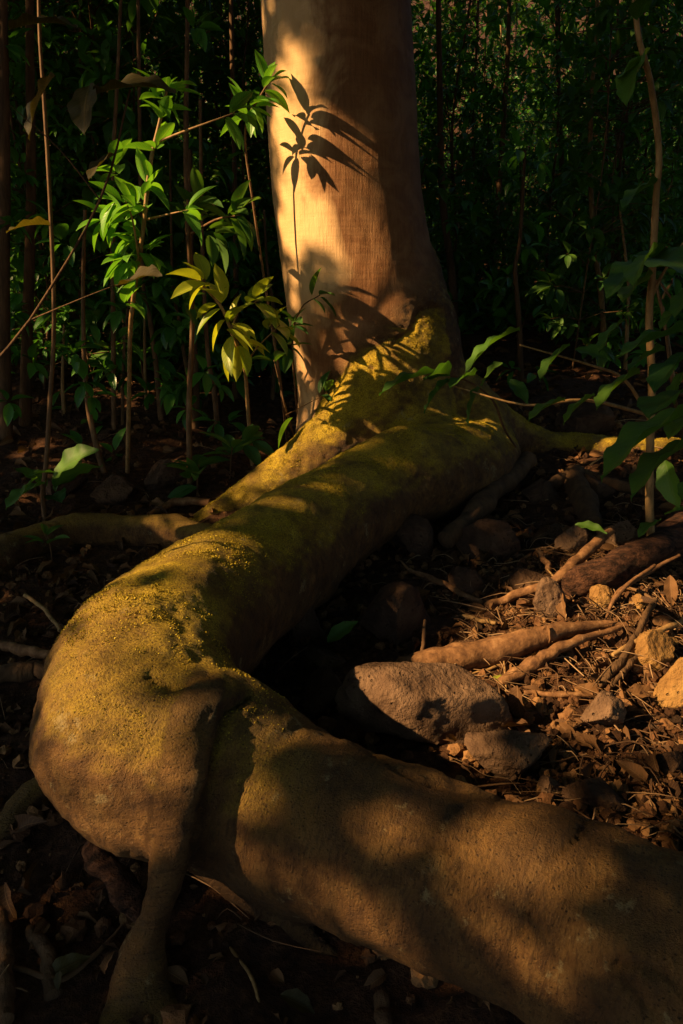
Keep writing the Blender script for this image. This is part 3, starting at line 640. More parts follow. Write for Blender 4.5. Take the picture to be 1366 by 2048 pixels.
stick([(1075, 1100, .10), (1095, 1130, .06), (1100, 1150, .02)], [5, 6, 5], 'short upright snag behind the diagonal stick', seed=16)
stick([(1040, 1310, .02), (1000, 1330, .02), (940, 1350, .02)], [2, 3, 2], 'thin straw coloured twig above the slab', 'stem_pale', 'twig', 'twig', seed=17)
stick([(50, 1190, .05), (90, 1220, .05), (120, 1262, .03)], [4, 4, 4], 'pale stick poking out behind the root on the left', 'stem_pale', seed=18)
stick([(0, 1290, .02), (50, 1300, .03), (105, 1310, .04)], [9, 12, 10], 'pale broken branch pointing at the bulge of the root', 'wood', 'fallen_branch', 'branch', seed=19)
stick([(-10, 1355, .03), (60, 1340, .03), (90, 1345, .03)], [16, 20, 14], 'dark log end beneath the pale branch on the left', 'dark_bark', 'fallen_log', 'log', seed=20, sides=14)
stick([(178, 1690, .14), (215, 1740, .10), (262, 1800, .05), (290, 1850, .01)], [22, 30, 27, 18], 'reddish soil-crusted root stub under the root bulge', 'wood_red', 'root_stub', 'root', seed=21, bump=.35, sides=18)
stick([(0, 1925, .01), (120, 1955, .02), (200, 1900, .02), (245, 1850, .02)], [5, 6, 5, 3], 'dim twig curving over the soil at the lower left', 'twig', 'twig', 'twig', seed=22)
stick([(60, 1860, .01), (90, 1900, .02), (110, 1990, .01)], [10, 14, 18], 'dim root spike at the lower left corner', 'dark_bark', 'root_stub', 'root', seed=23)
stick([(0, 1830, .03), (12, 1920, .02), (10, 2040, .02)], [12, 15, 18], 'dim upright root at the left edge of the bottom', 'dark_bark', 'root_stub', 'root', seed=24)
stick([(460, 1895, .01), (500, 1950, .02), (520, 2010, .01)], [3, 4, 3], 'bent pale twig on the dark soil beside the root foot', 'stem_pale', 'twig', 'twig', seed=25)
stick([(760, 1990, .01), (770, 2050, .01)], [14, 18], 'dim root end at the bottom under the foreground root', 'dark_bark', 'root_stub', 'root', seed=26)
stick([(1090, 975, .04), (1150, 950, .06), (1200, 960, .05), (1290, 985, .04)], [12, 14, 12, 8], 'broken dark branch below the right hand root', 'dark_bark', 'fallen_branch', 'branch', seed=27)
stick([(850, 1240, .10), (846, 1290, .05), (835, 1340, .02)], [3, 4, 3], 'thin dry stalk in the shade behind the slab', 'twig', 'twig', 'twig', seed=28)
stick([(300, 1030, .02), (350, 1005, .03), (420, 1005, .03)], [6, 9, 8], 'pale root piece behind the thick root at its bend', 'wood', 'fallen_branch', 'branch', seed=29)
stick([(1360, 1110, .18), (1320, 1130, .12), (1240, 1180, .06), (1215, 1225, .04)], [3, 4, 4, 2], 'upper of the thin orange rootlets hanging down the bank', 'wood', 'rootlet', 'rootlet', seed=30)
stick([(1310, 1130, .12), (1260, 1165, .08), (1225, 1205, .05), (1210, 1245, .03)], [3, 4, 4, 2], 'lower of the thin orange rootlets hanging down the bank', 'wood', 'rootlet', 'rootlet', seed=31)

rs = random.Random(21)
for k in range(18):
    x, y, a, L = rs.uniform(.45, 1.6), rs.uniform(1.65, 3.1), rs.gauss(.7, .8), rs.uniform(.12, .36); P = []
    for j in range(4): P.append((x, y, h1(x, y) + .012 + rs.uniform(0, .02) + .02 * (j == 3))); x += math.cos(a) * L / 3; y += math.sin(a) * L / 3; a += rs.gauss(0, .22)
    r = rs.uniform(.0025, .006); g = Geo(); tube(g, P, [r, r * 1.1, r * .9, r * .6], 8, 4, .2, k); g.shift(P[0])
    tag(link('stick', g.mesh('stick', M[rs.choice(['wood', 'dark_bark', 'stem', 'stem_pale'])]), None, P[0]), 'thin dry stick tangled in the litter of the lit slope', 'stick', 'thin sticks in the litter')

# ------------------------------------------------------------------ litter (nobody could count it)
LD = leaf_tpl(6, 2, .5, .9, .42, wav=1.0); LS = leaf_tpl(4, 1, .35, .5, .42)
def litter():
    def region(n, x0, x1, y0, y1):
        x = RNG.uniform(x0, x1, n); y = RNG.uniform(y0, y1, n); return x, y
    Vs = []; Fs = []; Us = []; As = []; off = 0
    for n, x0, x1, y0, y1, L0, L1, tpl in ((750, -1.4, 2.2, .7, 3.0, .02, .065, LD), (1500, -3, 3.5, 2.5, 6, .05, .12, LD), (3000, -7, 7, 5.5, 14, .08, .17, LS), (160, .5, 2.0, 1.3, 3.0, .03, .09, LD), (130, .4, 2.0, 1.4, 3.2, .07, .12, LD), (150, -2.2, -.5, 1.2, 3.4, .05, .11, LD)):
        x, y = region(n, x0, x1, y0, y1); z = hgt(x, y) + RNG.uniform(.004, .03, n)
        D = RNG.normal(0, 1, (n, 3)); D[:, 2] = np.abs(D[:, 2]) * .25
        V, F, U, A = scatter_leaves(tpl, np.column_stack([x, y, z]), D, RNG.uniform(L0, L1, n), RNG.normal(0, .8, n), RNG.uniform(0, 1, n) ** 1.3)
        Vs.append(V); Fs.append(F + off); Us.append(U); As.append(A); off += len(V)
    me = npmesh('leaf_litter', np.concatenate(Vs), np.concatenate(Fs), M['leaf_dry'], True, np.concatenate(Us), {'rnd': np.concatenate(As)})
    tag(link('leaf_litter', me), 'brown dead leaves strewn thickly over the forest floor', 'leaf litter', kind='stuff')
    g = Geo()
    for k in range(1500):
        if k % 3: x, y = random.uniform(.4, 2.0), random.uniform(1.2, 3.2)
        else: x, y = random.uniform(-1.6, 2.2), random.uniform(.8, 5)
        L = random.uniform(.04, .22); a = random.uniform(0, 6.28); z = h1(x, y) + random.uniform(.005, .03); b = random.uniform(-.3, .3)
        P = [(x, y, z), (x + math.cos(a) * L * .5 + b * .05, y + math.sin(a) * L * .5, z + random.uniform(0, .03)), (x + math.cos(a + b) * L, y + math.sin(a + b) * L, z + random.uniform(-.01, .02))]
        r = random.uniform(.0008, .0028); tube(g, P, [r, r, r * .5], 4, 2, 0, a=random.random())
    for k in range(520):
        x, y = (random.gauss(1.05, .28), random.gauss(2.45, .3)) if k < 360 else (random.uniform(.3, 1.9), random.uniform(1.5, 3.6))
        L = random.uniform(.06, .26); a = random.gauss(2.2, .8); P = []
        for j in range(5):
            P.append((x, y, h1(x, y) + random.uniform(.003, .035))); x += math.cos(a) * L / 4; y += math.sin(a) * L / 4; a += random.gauss(0, .45)
        r = random.uniform(.0006, .0022); tube(g, P, [r, r, r, r * .8, r * .5], 4, 3, 0, a=random.uniform(.3, 1))
    tag(link('twig_litter', g.mesh('twig_litter', M['twig'])), 'fine dry twigs and root hairs scattered over the soil', 'twig litter', kind='stuff')
    import bmesh
    bm = bmesh.new(); bmesh.ops.create_icosphere(bm, subdivisions=2, radius=1)
    T = np.array([v.co[:] for v in bm.verts]); F0 = np.array([[v.index for v in f.verts] for f in bm.faces]); bm.free()
    n = 26000; x = np.where(RNG.random(n) < .5, RNG.uniform(.5, 2.0, n), RNG.uniform(-1.8, 2.4, n)); y = np.where(RNG.random(n) < .6, RNG.uniform(1.2, 3.0, n), RNG.uniform(.7, 5, n))
    z = hgt(x, y); s = .0028 + .022 * RNG.random(n) ** 5
    V = T[None] * s[:, None, None] * RNG.uniform(.6, 1.2, (n, 1, 3)) * (1 + .35 * RNG.uniform(-1, 1, (n, len(T), 1))) + np.column_stack([x, y, z + s * .4])[:, None]
    F = (F0[None] + (np.arange(n) * len(T))[:, None, None]).reshape(-1, 3)
    me = npmesh('soil_crumbs', V.reshape(-1, 3), F, M['clod'], False, None, {'rnd': np.repeat(RNG.random(n), len(T))})
    tag(link('soil_crumbs', me), 'loose crumbs and clods of earth over the ground', 'soil crumbs', kind='stuff')
litter()

# ------------------------------------------------------------------ single fallen leaves one can point at
LF = leaf_tpl(12, 3, .28, .35, .44, wav=.6)
def fallen(px, py, dpx, dpy, m, label, lift=.03, lift2=.03, roll=.3, W=1.0, a=.5, name='fallen_leaf', up=(0, 0, 1)):
    p = G(px, py, lift); q = G(dpx, dpy, lift2); g = Geo()
    d = np.array(q) - np.array(p); add_leaf(g, LF, (0, 0, 0), d, float(np.linalg.norm(d)), roll, up, a, W)
    o = link(name, g.mesh(name, M[m]), None, p); return tag(o, label, 'leaf', 'single leaves on the ground')
fallen(655, 1285, 715, 1235, 'leaf_big', 'green leaf lying in the shade inside the root bend', .05, .12, .7, .9, .9)
fallen(1035, 1370, 1035, 1450, 'leaf_dry', 'curled dry leaf standing upright at the end of the slab', .12, .02, .9, 1.1, .4, up=(0, -1, .2))
fallen(985, 1355, 1025, 1365, 'leaf_yellow', 'small yellow green leaf above the slab', .03, .03, .2, 1.1)
fallen(1150, 1375, 1230, 1400, 'leaf_dry', 'orange dry leaf beside the rough reddish stone', .04, .04, .3, 1.1, .95)
fallen(1060, 1450, 960, 1450, 'leaf_dry', 'dark curled leaf draped over the end of the slab', .06, .03, .3, 1.0, .3)
fallen(1120, 1180, 1125, 1245, 'leaf_dry', 'lit yellow brown leaf upright behind the pointed stone', .10, .02, .9, .8, .9, up=(0, -1, .2))
fallen(1095, 1250, 1090, 1300, 'leaf_dry', 'pale twisted leaf standing on the half lit root', .10, .03, .6, .8, 1.0, up=(0, -1, .2))
fallen(1340, 1150, 1345, 1215, 'leaf_dry', 'pale folded leaf hanging at the bank by the sapling foot', .12, .03, .5, .9, 1.0, up=(0, -1, .2))
fallen(90, 1960, 180, 1900, 'leaf_brown', 'dim olive leaf on the soil at the lower left', .02, .05, .2, 1.0)
fallen(1270, 1590, 1320, 1630, 'leaf_dry', 'tan leaf lying on twigs above the foreground root at right', .03, .03, .2, .9, .9)
fallen(435, 1745, 478, 1800, 'leaf_dry', 'grey leaf caught beneath the foreground root', .10, .05, .6, 1.2, .6, up=(0, -1, .2))
fallen(330, 1940, 380, 1965, 'leaf_dry', 'small dark leaf right of the aerial root foot', .03, .02, .2, 1.2, .5)
fallen(120, 1940, 112, 1985, 'leaf_brown', 'small reddish dim leaf near the bottom left', .05, .02, .2, 1.0, .1)
fallen(560, 1990, 640, 2020, 'leaf_brown', 'dark leaf at the bottom beneath the foreground root', .03, .02, .2, 1.0, .1)
fallen(1130, 1470, 1190, 1490, 'leaf_dry', 'brown leaf in front of the rough reddish stone', .03, .03, .3, 1.1, .6)
fallen(1250, 1390, 1330, 1380, 'leaf_dry', 'orange leaf left of the lower yellow stone', .03, .04, .3, 1.0, .9)

# ------------------------------------------------------------------ saplings
LB = leaf_tpl(10, 2, .22, .35, .36); LM = leaf_tpl(5, 1, .22, .4, .40); LG = leaf_tpl(16, 3, .18, .35, .44, wav=.5)
def rosette(g, p, ax, n, L, tpl, spread=.75, a0=None, rnd=(0, 1), W=1.0, droop=.25):
    """a whorl of leaves round a twig's end"""
    M_ = frame(ax); a0 = random.uniform(0, 6) if a0 is None else a0
    for k in range(n):
        th = a0 + k * 2.4 + random.uniform(-.3, .3); s = spread * random.uniform(.75, 1.2)
        d = M_[0] * math.cos(s * 1.3) + (M_[1] * math.cos(th) + M_[2] * math.sin(th)) * math.sin(s * 1.3); d = d - np.array([0, 0, droop * random.uniform(.3, 1.2)])
        add_leaf(g, tpl, np.asarray(p) - M_[0] * random.uniform(0, .35) * L, d, L * random.uniform(.65, 1.1), random.uniform(-.5, .5), (0, 0, 1), random.uniform(*rnd), W, .08 * L)
def sapling(stems, leaves, rad, label, lm='leaf_dark', sm='stem', group=None, name='sapling', L=.16, tpl=None, cat='sapling', W=1.0, droop=.25, rnd=(0, 1), extra=None):
    """stems: list of polylines of world points (first = main, from base up); leaves: list of (point, axis, count)"""
    base = stems[0][0]; root = empty(name, base, label, cat, group); gs = Geo(); gl = Geo(); tpl = tpl or LB
    for i, s in enumerate(stems):
        r0 = rad if i == 0 else rad * .45; r = np.linspace(r0, r0 * (.5 if i == 0 else .35), len(s)); tube(gs, [tuple(q) for q in s], r, 8, 4, .06, i)
    for p, ax, n in leaves: rosette(gl, p, ax, n, L, tpl, W=W, droop=droop, rnd=rnd)
    for e in (extra or []):           # (point, tip, roll, wscale, rnd)
        d = np.array(e[1]) - np.array(e[0]); add_leaf(gl, tpl, e[0], d, float(np.linalg.norm(d)), e[2], (0, 0, 1), e[4], e[3])
    gs.shift(base); link('stem', gs.mesh('stem', M[sm]), root)
    if gl.n: gl.shift(base); link('foliage', gl.mesh('foliage', M[lm]), root)
    return root
def A(px, py, d): return tuple(at(px, py, d))
# bright sapling left of the trunk
d0 = 3.35
b0 = G(255, 945); bd = b0.y
main = [tuple(b0), A(258, 800, bd - .2), A(262, 640, 3.55), A(285, 470, d0), A(300, 330, d0), A(318, 250, d0), A(334, 175, d0)]
side1 = [A(312, 285, d0), A(370, 262, d0 - .05), A(430, 240, d0 - .1), A(470, 225, d0 - .12)]
side2 = [A(278, 520, d0), A(265, 440, d0 - .1), A(250, 400, d0 - .15)]
side3 = [A(288, 440, d0), A(330, 430, d0 - .05), A(375, 420, d0 - .1)]
lv = [(main[-1], (0.1, 0, 1), 8), (A(322, 220, d0), (0, 0, 1), 5), (A(308, 290, d0), (-.4, 0, 1), 4), (side1[-1], (1, 0, .3), 8), (side2[-1], (-.6, -.2, .5), 9), (A(262, 470, d0), (-1, 0, .3), 9), (A(225, 400, d0 - .1), (-1, 0, .3), 7), (A(205, 440, d0), (-1, 0, -.1), 7), (A(250, 530, d0), (-.2, 0, -.6), 7), (A(300, 505, d0), (.8, 0, .1), 5), (A(335, 190, d0), (.8, 0, .3), 4), (A(265, 600, d0), (.2, 0, .1), 5), (A(225, 330, d0 + .2), (-.3, 0, .5), 6),
      (A(255, 520, d0), (-.5, 0, 0), 6), (A(285, 400, d0), (-.5, -.3, .6), 8), (A(300, 360, d0), (.5, 0, .5), 5), (A(275, 500, d0), (.3, -.3, .2), 7), (side3[-1], (1, 0, .2), 6), (A(230, 440, d0), (-1, 0, .1), 6)]
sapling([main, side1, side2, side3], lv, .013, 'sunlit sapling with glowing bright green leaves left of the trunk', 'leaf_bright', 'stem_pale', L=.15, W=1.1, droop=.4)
# its dimmer neighbour reaching right
b1 = G(380, 985)
m1_ = [tuple(b1), A(378, 800, b1.y), A(385, 640, b1.y), A(378, 480, b1.y - .1), A(376, 400, b1.y - .1)]
s1 = [A(380, 470, b1.y), A(430, 440, b1.y - .3), A(480, 430, b1.y - .4)]
sapling([m1_, s1], [(s1[-1], (1, 0, .1), 9), (A(430, 470, 3.6), (1, 0, -.3), 6), (A(375, 600, b1.y), (1, 0, .2), 5), (A(385, 420, b1.y), (0, 0, 1), 6), (A(400, 400, 3.7), (.5, 0, .6), 5)], .016, 'short brown stem with mid green leaves right of the bright sapling', 'leaf_big', 'stem', L=.19)
# yellow green sapling near the trunk
b2 = G(505, 935)
m2 = [tuple(b2), A(498, 850, b2.y), A(490, 740, b2.y - .2), A(478, 700, 3.42), A(462, 660, 3.34), A(440, 610, 3.30), A(395, 560, 3.27)]
s2 = [A(462, 660, 3.34), A(480, 620, 3.32), A(520, 600, 3.32)]; s3 = [A(490, 740, 3.42), A(510, 700, 3.37), A(560, 650, 3.32)]
sapling([m2, s2, s3], [(s2[-1], (1, 0, .3), 8), (A(470, 640, 3.32), (.6, 0, .4), 9), (m2[-1], (-1, 0, .3), 6), (A(430, 600, 3.30), (-.6, 0, .4), 5), (A(480, 690, 3.34), (.3, 0, -.5), 6), (s3[-1], (1, 0, .4), 6)], .012,
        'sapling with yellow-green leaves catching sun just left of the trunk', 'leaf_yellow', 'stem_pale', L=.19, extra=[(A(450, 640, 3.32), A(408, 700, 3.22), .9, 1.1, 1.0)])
# sprig that hangs before the trunk's left edge and throws its shadow on it
b3 = G(575, 890)
m3 = [tuple(b3), A(560, 760, 3.85), A(535, 600, 3.95), A(505, 400, 3.95), A(490, 260, 3.92), A(525, 185, 3.89), A(540, 165, 3.88)]
sapling([m3], [(m3[-1], (.7, -.1, .5), 9), (A(510, 200, 3.88), (.3, 0, .3), 5), (A(480, 225, 3.9), (-.4, 0, .2), 5), (A(515, 225, 3.86), (.6, 0, -.6), 4)], .008, 'thin stem whose top leaves hang in front of the left edge of the trunk', 'leaf_bright', 'stem', L=.17, rnd=(0, .6))
b4 = G(590, 880)
sapling([[tuple(b4), A(572, 820, 3.75), A(560, 770, 3.7), A(548, 720, 3.7)], [A(572, 830, 3.7), A(610, 810, 3.8), A(650, 790, 3.85), A(690, 775, 3.86)]],
        [(A(650, 785, 3.85), (.8, 0, .4), 7), (A(690, 760, 3.84), (1, 0, .3), 4), (A(548, 720, 3.7), (0, 0, 1), 3)], .006,
        'low leafy shoot hugging the foot of the trunk above the mossy root', 'leaf_big', 'stem', L=.14, extra=[(A(585, 835, 3.7), A(540, 895, 3.6), .9, 1.0, 1.0)])
b5 = G(600, 890)
sapling([[tuple(b5), A(585, 700, 3.95), A(600, 620, 3.8), A(640, 590, 3.75)]], [(A(590, 640, 3.8), (.3, -.3, .5), 6), (A(640, 590, 3.75), (1, 0, .3), 5), (A(585, 690, 3.85), (.2, -.3, .1), 5)], .006,
        'small shoot rising along the left side of the trunk', 'leaf_big', 'stem', L=.15)
# broad leaved plants, left foreground
b6 = G(90, 1045)
sapling([[tuple(b6), A(86, 980, b6.y), A(92, 930, b6.y), A(100, 800, b6.y), A(108, 640, b6.y), A(100, 400, b6.y), A(88, 200, b6.y), A(78, 30, b6.y), A(76, -300, b6.y)]], [(A(95, 960, b6.y), (0, -.2, .4), 5)], .013,
        'pale slender pole stem at the left with broad leaves at its foot', 'leaf_big', 'stem', L=.28, W=1.2, tpl=LG,
        extra=[(A(108, 955, 2.9), A(175, 880, 2.8), .8, 1.2, .9), (A(75, 955, 2.9), A(30, 985, 2.8), .5, 1.3, .8), (A(110, 945, 2.9), A(50, 940, 2.8), .1, 1.1, .5)])
b7 = G(105, 1130)
sapling([[tuple(b7), A(100, 1090, b7.y), A(90, 1070, b7.y)]], [(A(90, 1068, b7.y), (0, 0, 1), 5)], .004, 'little dim seedling in front of the crossing root on the left', 'leaf_big', 'stem', L=.14, name='seedling', cat='seedling')
b8 = G(395, 990)
sapling([[tuple(b8), A(395, 960, b8.y), A(398, 930, b8.y)]], [(A(395, 930, b8.y), (0, 0, 1), 8), (A(380, 960, b8.y), (-.6, 0, .4), 6)], .006, 'low seedling with broad dim leaves behind the root bend', 'leaf_big', 'stem', L=.20, name='seedling', cat='seedling', W=1.2)
b9 = G(460, 960)
sapling([[tuple(b9), A(462, 920, b9.y), A(465, 890, b9.y)]], [(A(465, 890, b9.y), (0, 0, 1), 8), (A(500, 880, b9.y), (.6, 0, .4), 6)], .005, 'low leafy seedling between the yellow sapling and mossy root', 'leaf_big', 'stem', L=.20, name='seedling', cat='seedling')
# dim broad leaves close to the camera, upper left
bA = G(-160, 1300)
sapling([[tuple(bA), A(-120, 900, 1.9), A(60, 640, 1.85), A(200, 400, 1.8), A(260, 180, 1.8)], [A(200, 400, 1.8), A(120, 300, 1.75), A(20, 210, 1.7)], [A(60, 640, 1.85), A(180, 590, 1.8), A(260, 560, 1.8)]], [], .0045,
        'close dim sapling with large olive leaves across the upper left', 'leaf_brown', 'dark_bark', tpl=LG,
        extra=[(A(190, 190, 1.8), A(345, 130, 1.7), .4, 1.0, .2), (A(180, 170, 1.8), A(150, 250, 1.7), .3, 1.2, .3), (A(110, 150, 1.8), A(20, 260, 1.7), .4, 1.0, .2), (A(20, 60, 1.7), A(150, 10, 1.65), .3, 1.1, .1),
               (A(240, 575, 1.8), A(310, 520, 1.7), .5, 1.2, .1), (A(100, 450, 1.8), A(0, 440, 1.7), .2, 1.0, .7), (A(230, 310, 1.8), A(160, 340, 1.7), .2, 1.0, .2)])
# right hand sapling with big leaves
bB = G(1312, 1130); dB = bB.y
mB = [tuple(bB), A(1300, 1050, dB), A(1300, 900, dB), A(1304, 760, dB), A(1298, 640, dB), A(1305, 540, dB), A(1312, 400, dB), A(1318, 300, dB), A(1300, 160, dB), A(1275, 60, dB), A(1262, -120, dB)]
sapling([mB, [A(1304, 850, dB), A(1240, 890, dB - .2), A(1180, 930, dB - .25)], [A(1300, 840, dB), A(1250, 760, dB - .1), A(1180, 730, dB - .2), A(1040, 690, dB - .3)], [A(1300, 600, dB), A(1330, 540, dB), A(1370, 480, dB)],
         [A(1300, 830, dB), A(1170, 800, dB - .2), A(1050, 810, dB - .2), A(900, 770, dB - .1)]], [], .017,
        'right hand sapling with a pale stem and very large drooping leaves', 'leaf_big', 'stem_pale', tpl=LG,
        extra=[(A(1295, 105, dB), A(1225, 185, dB - .2), .5, .8, .9), (A(1290, 130, dB), A(1222, 140, dB - .1), .5, .8, .9), (A(1275, 40, 2.0), A(1300, -40, 1.9), .3, 1.2, .3),
               (A(1315, 365, dB), A(1228, 392, dB - .15), .3, .8, .3), (A(1340, 330, dB), A(1380, 290, dB - .2), .3, 1, .3),
               (A(1330, 505, dB), A(1185, 550, dB - .3), .3, .7, .2), (A(1300, 520, dB), A(1400, 490, dB - .5), .3, 1.0, .4), (A(1300, 560, dB), A(1228, 575, dB - .2), .5, .9, 1.0), (A(1310, 505, 2.2), A(1240, 540, 2.0), .6, .8, .8),
               (A(1400, 820, 1.9), A(1165, 895, 1.7), .35, .75, .6), (A(1400, 880, 1.9), A(1225, 945, 1.7), .5, .7, .6), (A(1400, 660, 2.2), A(1215, 672, 2.1), .2, .7, .3), (A(1400, 700, 2.2), A(1280, 745, 2.0), .5, 1.0, .1),
               (A(1390, 780, 2.2), A(1280, 790, 2.0), .4, 1.4, .3), (A(1330, 920, 2.3), A(1345, 1020, 2.2), 1.1, 1.1, .9), (A(1380, 830, 2.2), A(1330, 860, 2.1), .2, 1.2, .9), (A(1320, 1040, dB), A(1270, 1060, dB - .1), .3, .9, .9), (A(1330, 1030, dB), A(1380, 1005, dB - .1), .3, .9, .9),
               (A(1140, 690, 2.5), A(1060, 745, 2.4), .5, 1.1, .5), (A(1150, 700, 2.5), A(1225, 705, 2.4), .4, 1.1, .5), (A(1280, 745, 2.5), A(1170, 790, 2.35), .5, 1.0, .9), (A(1040, 660, 2.6), A(940, 690, 2.5), .3, 1.0, .7),
               (A(1010, 670, 2.6), A(910, 730, 2.5), .2, .7, .7), (A(1130, 800, 2.5), A(1045, 820, 2.4), .3, 1.0, .7), (A(1190, 790, 2.5), A(1110, 830, 2.4), .5, .8, .9), (A(1150, 1050, 2.7), A(1215, 1055, 2.6), .4, .8, 1.0), (A(1400, 560, 2.3), A(1330, 620, 2.2), .5, 1.1, .4), (A(1390, 600, 2.4), A(1300, 640, 2.3), .5, .9, .5), (A(1370, 740, 2.4), A(1330, 800, 2.3), .8, 1.1, .6), (A(1330, 700, 2.5), A(1240, 720, 2.4), .5, .9, .4), (A(1400, 940, 2.2), A(1350, 990, 2.1), .7, 1.1, .3), (A(1250, 640, 2.5), A(1180, 690, 2.4), .5, 1.0, .5)])
bC = G(1040, 905)
sapling([[tuple(bC), A(1010, 860, 3.1), A(985, 800, 2.9), A(930, 760, 2.8), A(850, 740, 2.75)]], [], .006, 'leafy branch crossing in front of the foot of the trunk on its right', 'leaf_big', 'stem', tpl=LG,
        extra=[(A(880, 745, 2.75), A(745, 755, 2.6), .2, .8, .4), (A(900, 750, 2.75), A(840, 735, 2.6), .7, 1.2, .4), (A(950, 750, 2.75), A(890, 755, 2.6), .4, 1.1, .5), (A(965, 770, 2.75), A(990, 715, 2.65), 1.0, 1.3, .9),
               (A(960, 775, 2.7), A(915, 848, 2.6), 1.1, 1.2, .2), (A(900, 760, 2.7), A(828, 815, 2.6), .8, .9, .1), (A(1020, 760, 2.8), A(1060, 800, 2.7), .4, 1.0, .3)])
bD = G(1370, 900)
sapling([[tuple(bD), A(1350, 800, 3.2), A(1330, 650, 3.2), A(1312, 560, 3.2), A(1345, 600, 3.2)]], [], .010, 'crooked thin stem standing behind the big leaved sapling', 'leaf_big', 'stem')

# explicit background stems: pixels of the stem from foot to top, half width
ST = [
 ([(50, 850), (55, 650), (62, 400), (60, 100), (60, -300)], 17, 'dark_bark', 'stout dim trunk behind the pole stem at far left'),
 ([(392, 850), (385, 640), (374, 400), (372, 250), (375, 0), (370, -300)], 9, 'stem', 'tall brown pole rising to the top behind the bright sapling'),
 ([(12, 880), (8, 650), (10, 300), (0, -300)], 19, 'dark_bark', 'stout shadowed trunk at the left edge'),
 ([(208, 945), (190, 880), (172, 780), (166, 600), (170, 420)], 9, 'stem', 'kinked brown stem between the pole stem and bright sapling'),
 ([(228, 860), (226, 600), (226, 350), (235, 150), (246, -100)], 7, 'stem', 'thin lit stem directly behind the bright sapling'),
 ([(322, 840), (315, 760), (300, 640), (285, 560), (280, 300), (275, -100)], 8, 'stem', 'curved stem just right of the bright sapling foot'),
 ([(293, 820), (290, 740), (288, 600), (280, 480)], 5, 'stem_pale', 'short lit stem behind the bright sapling'),
 ([(390, 860), (392, 760), (384, 600), (380, 300)], 11, 'dark_bark', 'darker stem right behind the tall brown pole'),
 ([(385, 800), (370, 720), (358, 640), (345, 560), (340, 300)], 6, 'stem', 'leaning stem crossing behind the tall brown pole'),
 ([(436, 870), (428, 780), (415, 700), (405, 500), (400, 200)], 8, 'stem', 'leaning dim stem left of the yellow-green sapling'),
 ([(470, 800), (472, 600), (468, 300), (462, 0), (460, -200)], 8, 'dark_bark', 'straight dark stem between yellow-green sapling and trunk'),
 ([(545, 800), (550, 650), (535, 540), (528, 420)], 6, 'stem', 'thin stem close beside the left edge of the trunk'),
 ([(128, 830), (125, 760), (128, 650)], 6, 'stem_pale', 'short pale reddish stump left of the kinked stem'),
 ([(245, 850), (248, 700), (262, 560)], 5, 'stem', 'thin stem just left of the bright sapling foot'),
 ([(975, 660), (985, 520), (1000, 350), (1010, 200), (1018, 40), (1020, -200)], 9, 'stem', 'mottled pole right of the trunk'),
 ([(950, 640), (952, 450), (946, 250), (955, 50), (960, -200)], 5, 'stem', 'thin pole left of the mottled pole'),
 ([(965, 560), (962, 420), (965, 240), (975, 0)], 4, 'stem', 'very thin pole between its two neighbours right of the trunk'),
 ([(1030, 560), (1022, 420), (1012, 330), (1005, 200), (1000, -50)], 4, 'stem_pale', 'wavy pale thin pole right of the mottled pole'),
 ([(1042, 770), (1038, 640), (1030, 540), (1040, 480), (1050, 300)], 8, 'dark_bark', 'dark stem with a fork standing beyond the big leaves'),
 ([(1060, 640), (1058, 540), (1045, 460), (1040, 300)], 5, 'stem', 'thin stem leaning behind the forked dark stem'),
 ([(1210, 720), (1203, 600), (1188, 480), (1180, 330), (1184, 180), (1192, 75), (1196, -100)], 8, 'stem_pale', 'long pale pole rising to the top at right'),
 ([(1216, 640), (1212, 450), (1214, 200), (1212, -50)], 7, 'stem', 'dim pole right behind the long pale pole'),
 ([(1250, 740), (1255, 640), (1256, 560), (1240, 420)], 6, 'stem_pale', 'golden lit stem between the pale pole and right sapling'),
 ([(1240, 640), (1238, 400), (1235, 180), (1236, 0)], 6, 'stem', 'dim pole second right of the long pale pole'),
 ([(1285, 560), (1282, 400), (1275, 200)], 6, 'stem', 'faint stem behind the upper part of the right sapling'),
 ([(1350, 780), (1336, 680), (1325, 600), (1345, 560), (1330, 530)], 5, 'stem_pale', 'crooked lit stem near the right edge'),
 ([(910, 700), (905, 560), (885, 400), (880, 200), (875, -100)], 12, 'dark_bark', 'dark stem partly hidden by the right edge of the trunk'),
 ([(1125, 640), (1128, 450), (1120, 250), (1110, -100)], 9, 'dark_bark', 'dim stem in the gap left of the long pale pole'),
]
for i, (pl, r, m_, lab) in enumerate(ST):
    b = G(*pl[0]); d = b.y; P = [tuple(b)] + [A(x, y, d) for x, y in pl[1:]]
    dist = b.length; lv = []; 
    if len(P) > 3:
        for k in range(12):
            j = random.randrange(1, len(P)); t = random.random(); q = np.array(P[j]) * t + np.array(P[j - 1]) * (1 - t)
            th = random.uniform(0, 6.28); o = np.array([math.cos(th), math.sin(th), .2]) * random.uniform(.05, .3); lv.append((tuple(q + o), tuple(o), 5))
    sapling([P], lv, r / FPX * d * .74, lab, 'leaf_dark', m_, 'thin stems of the thicket', L=.16, tpl=LM)

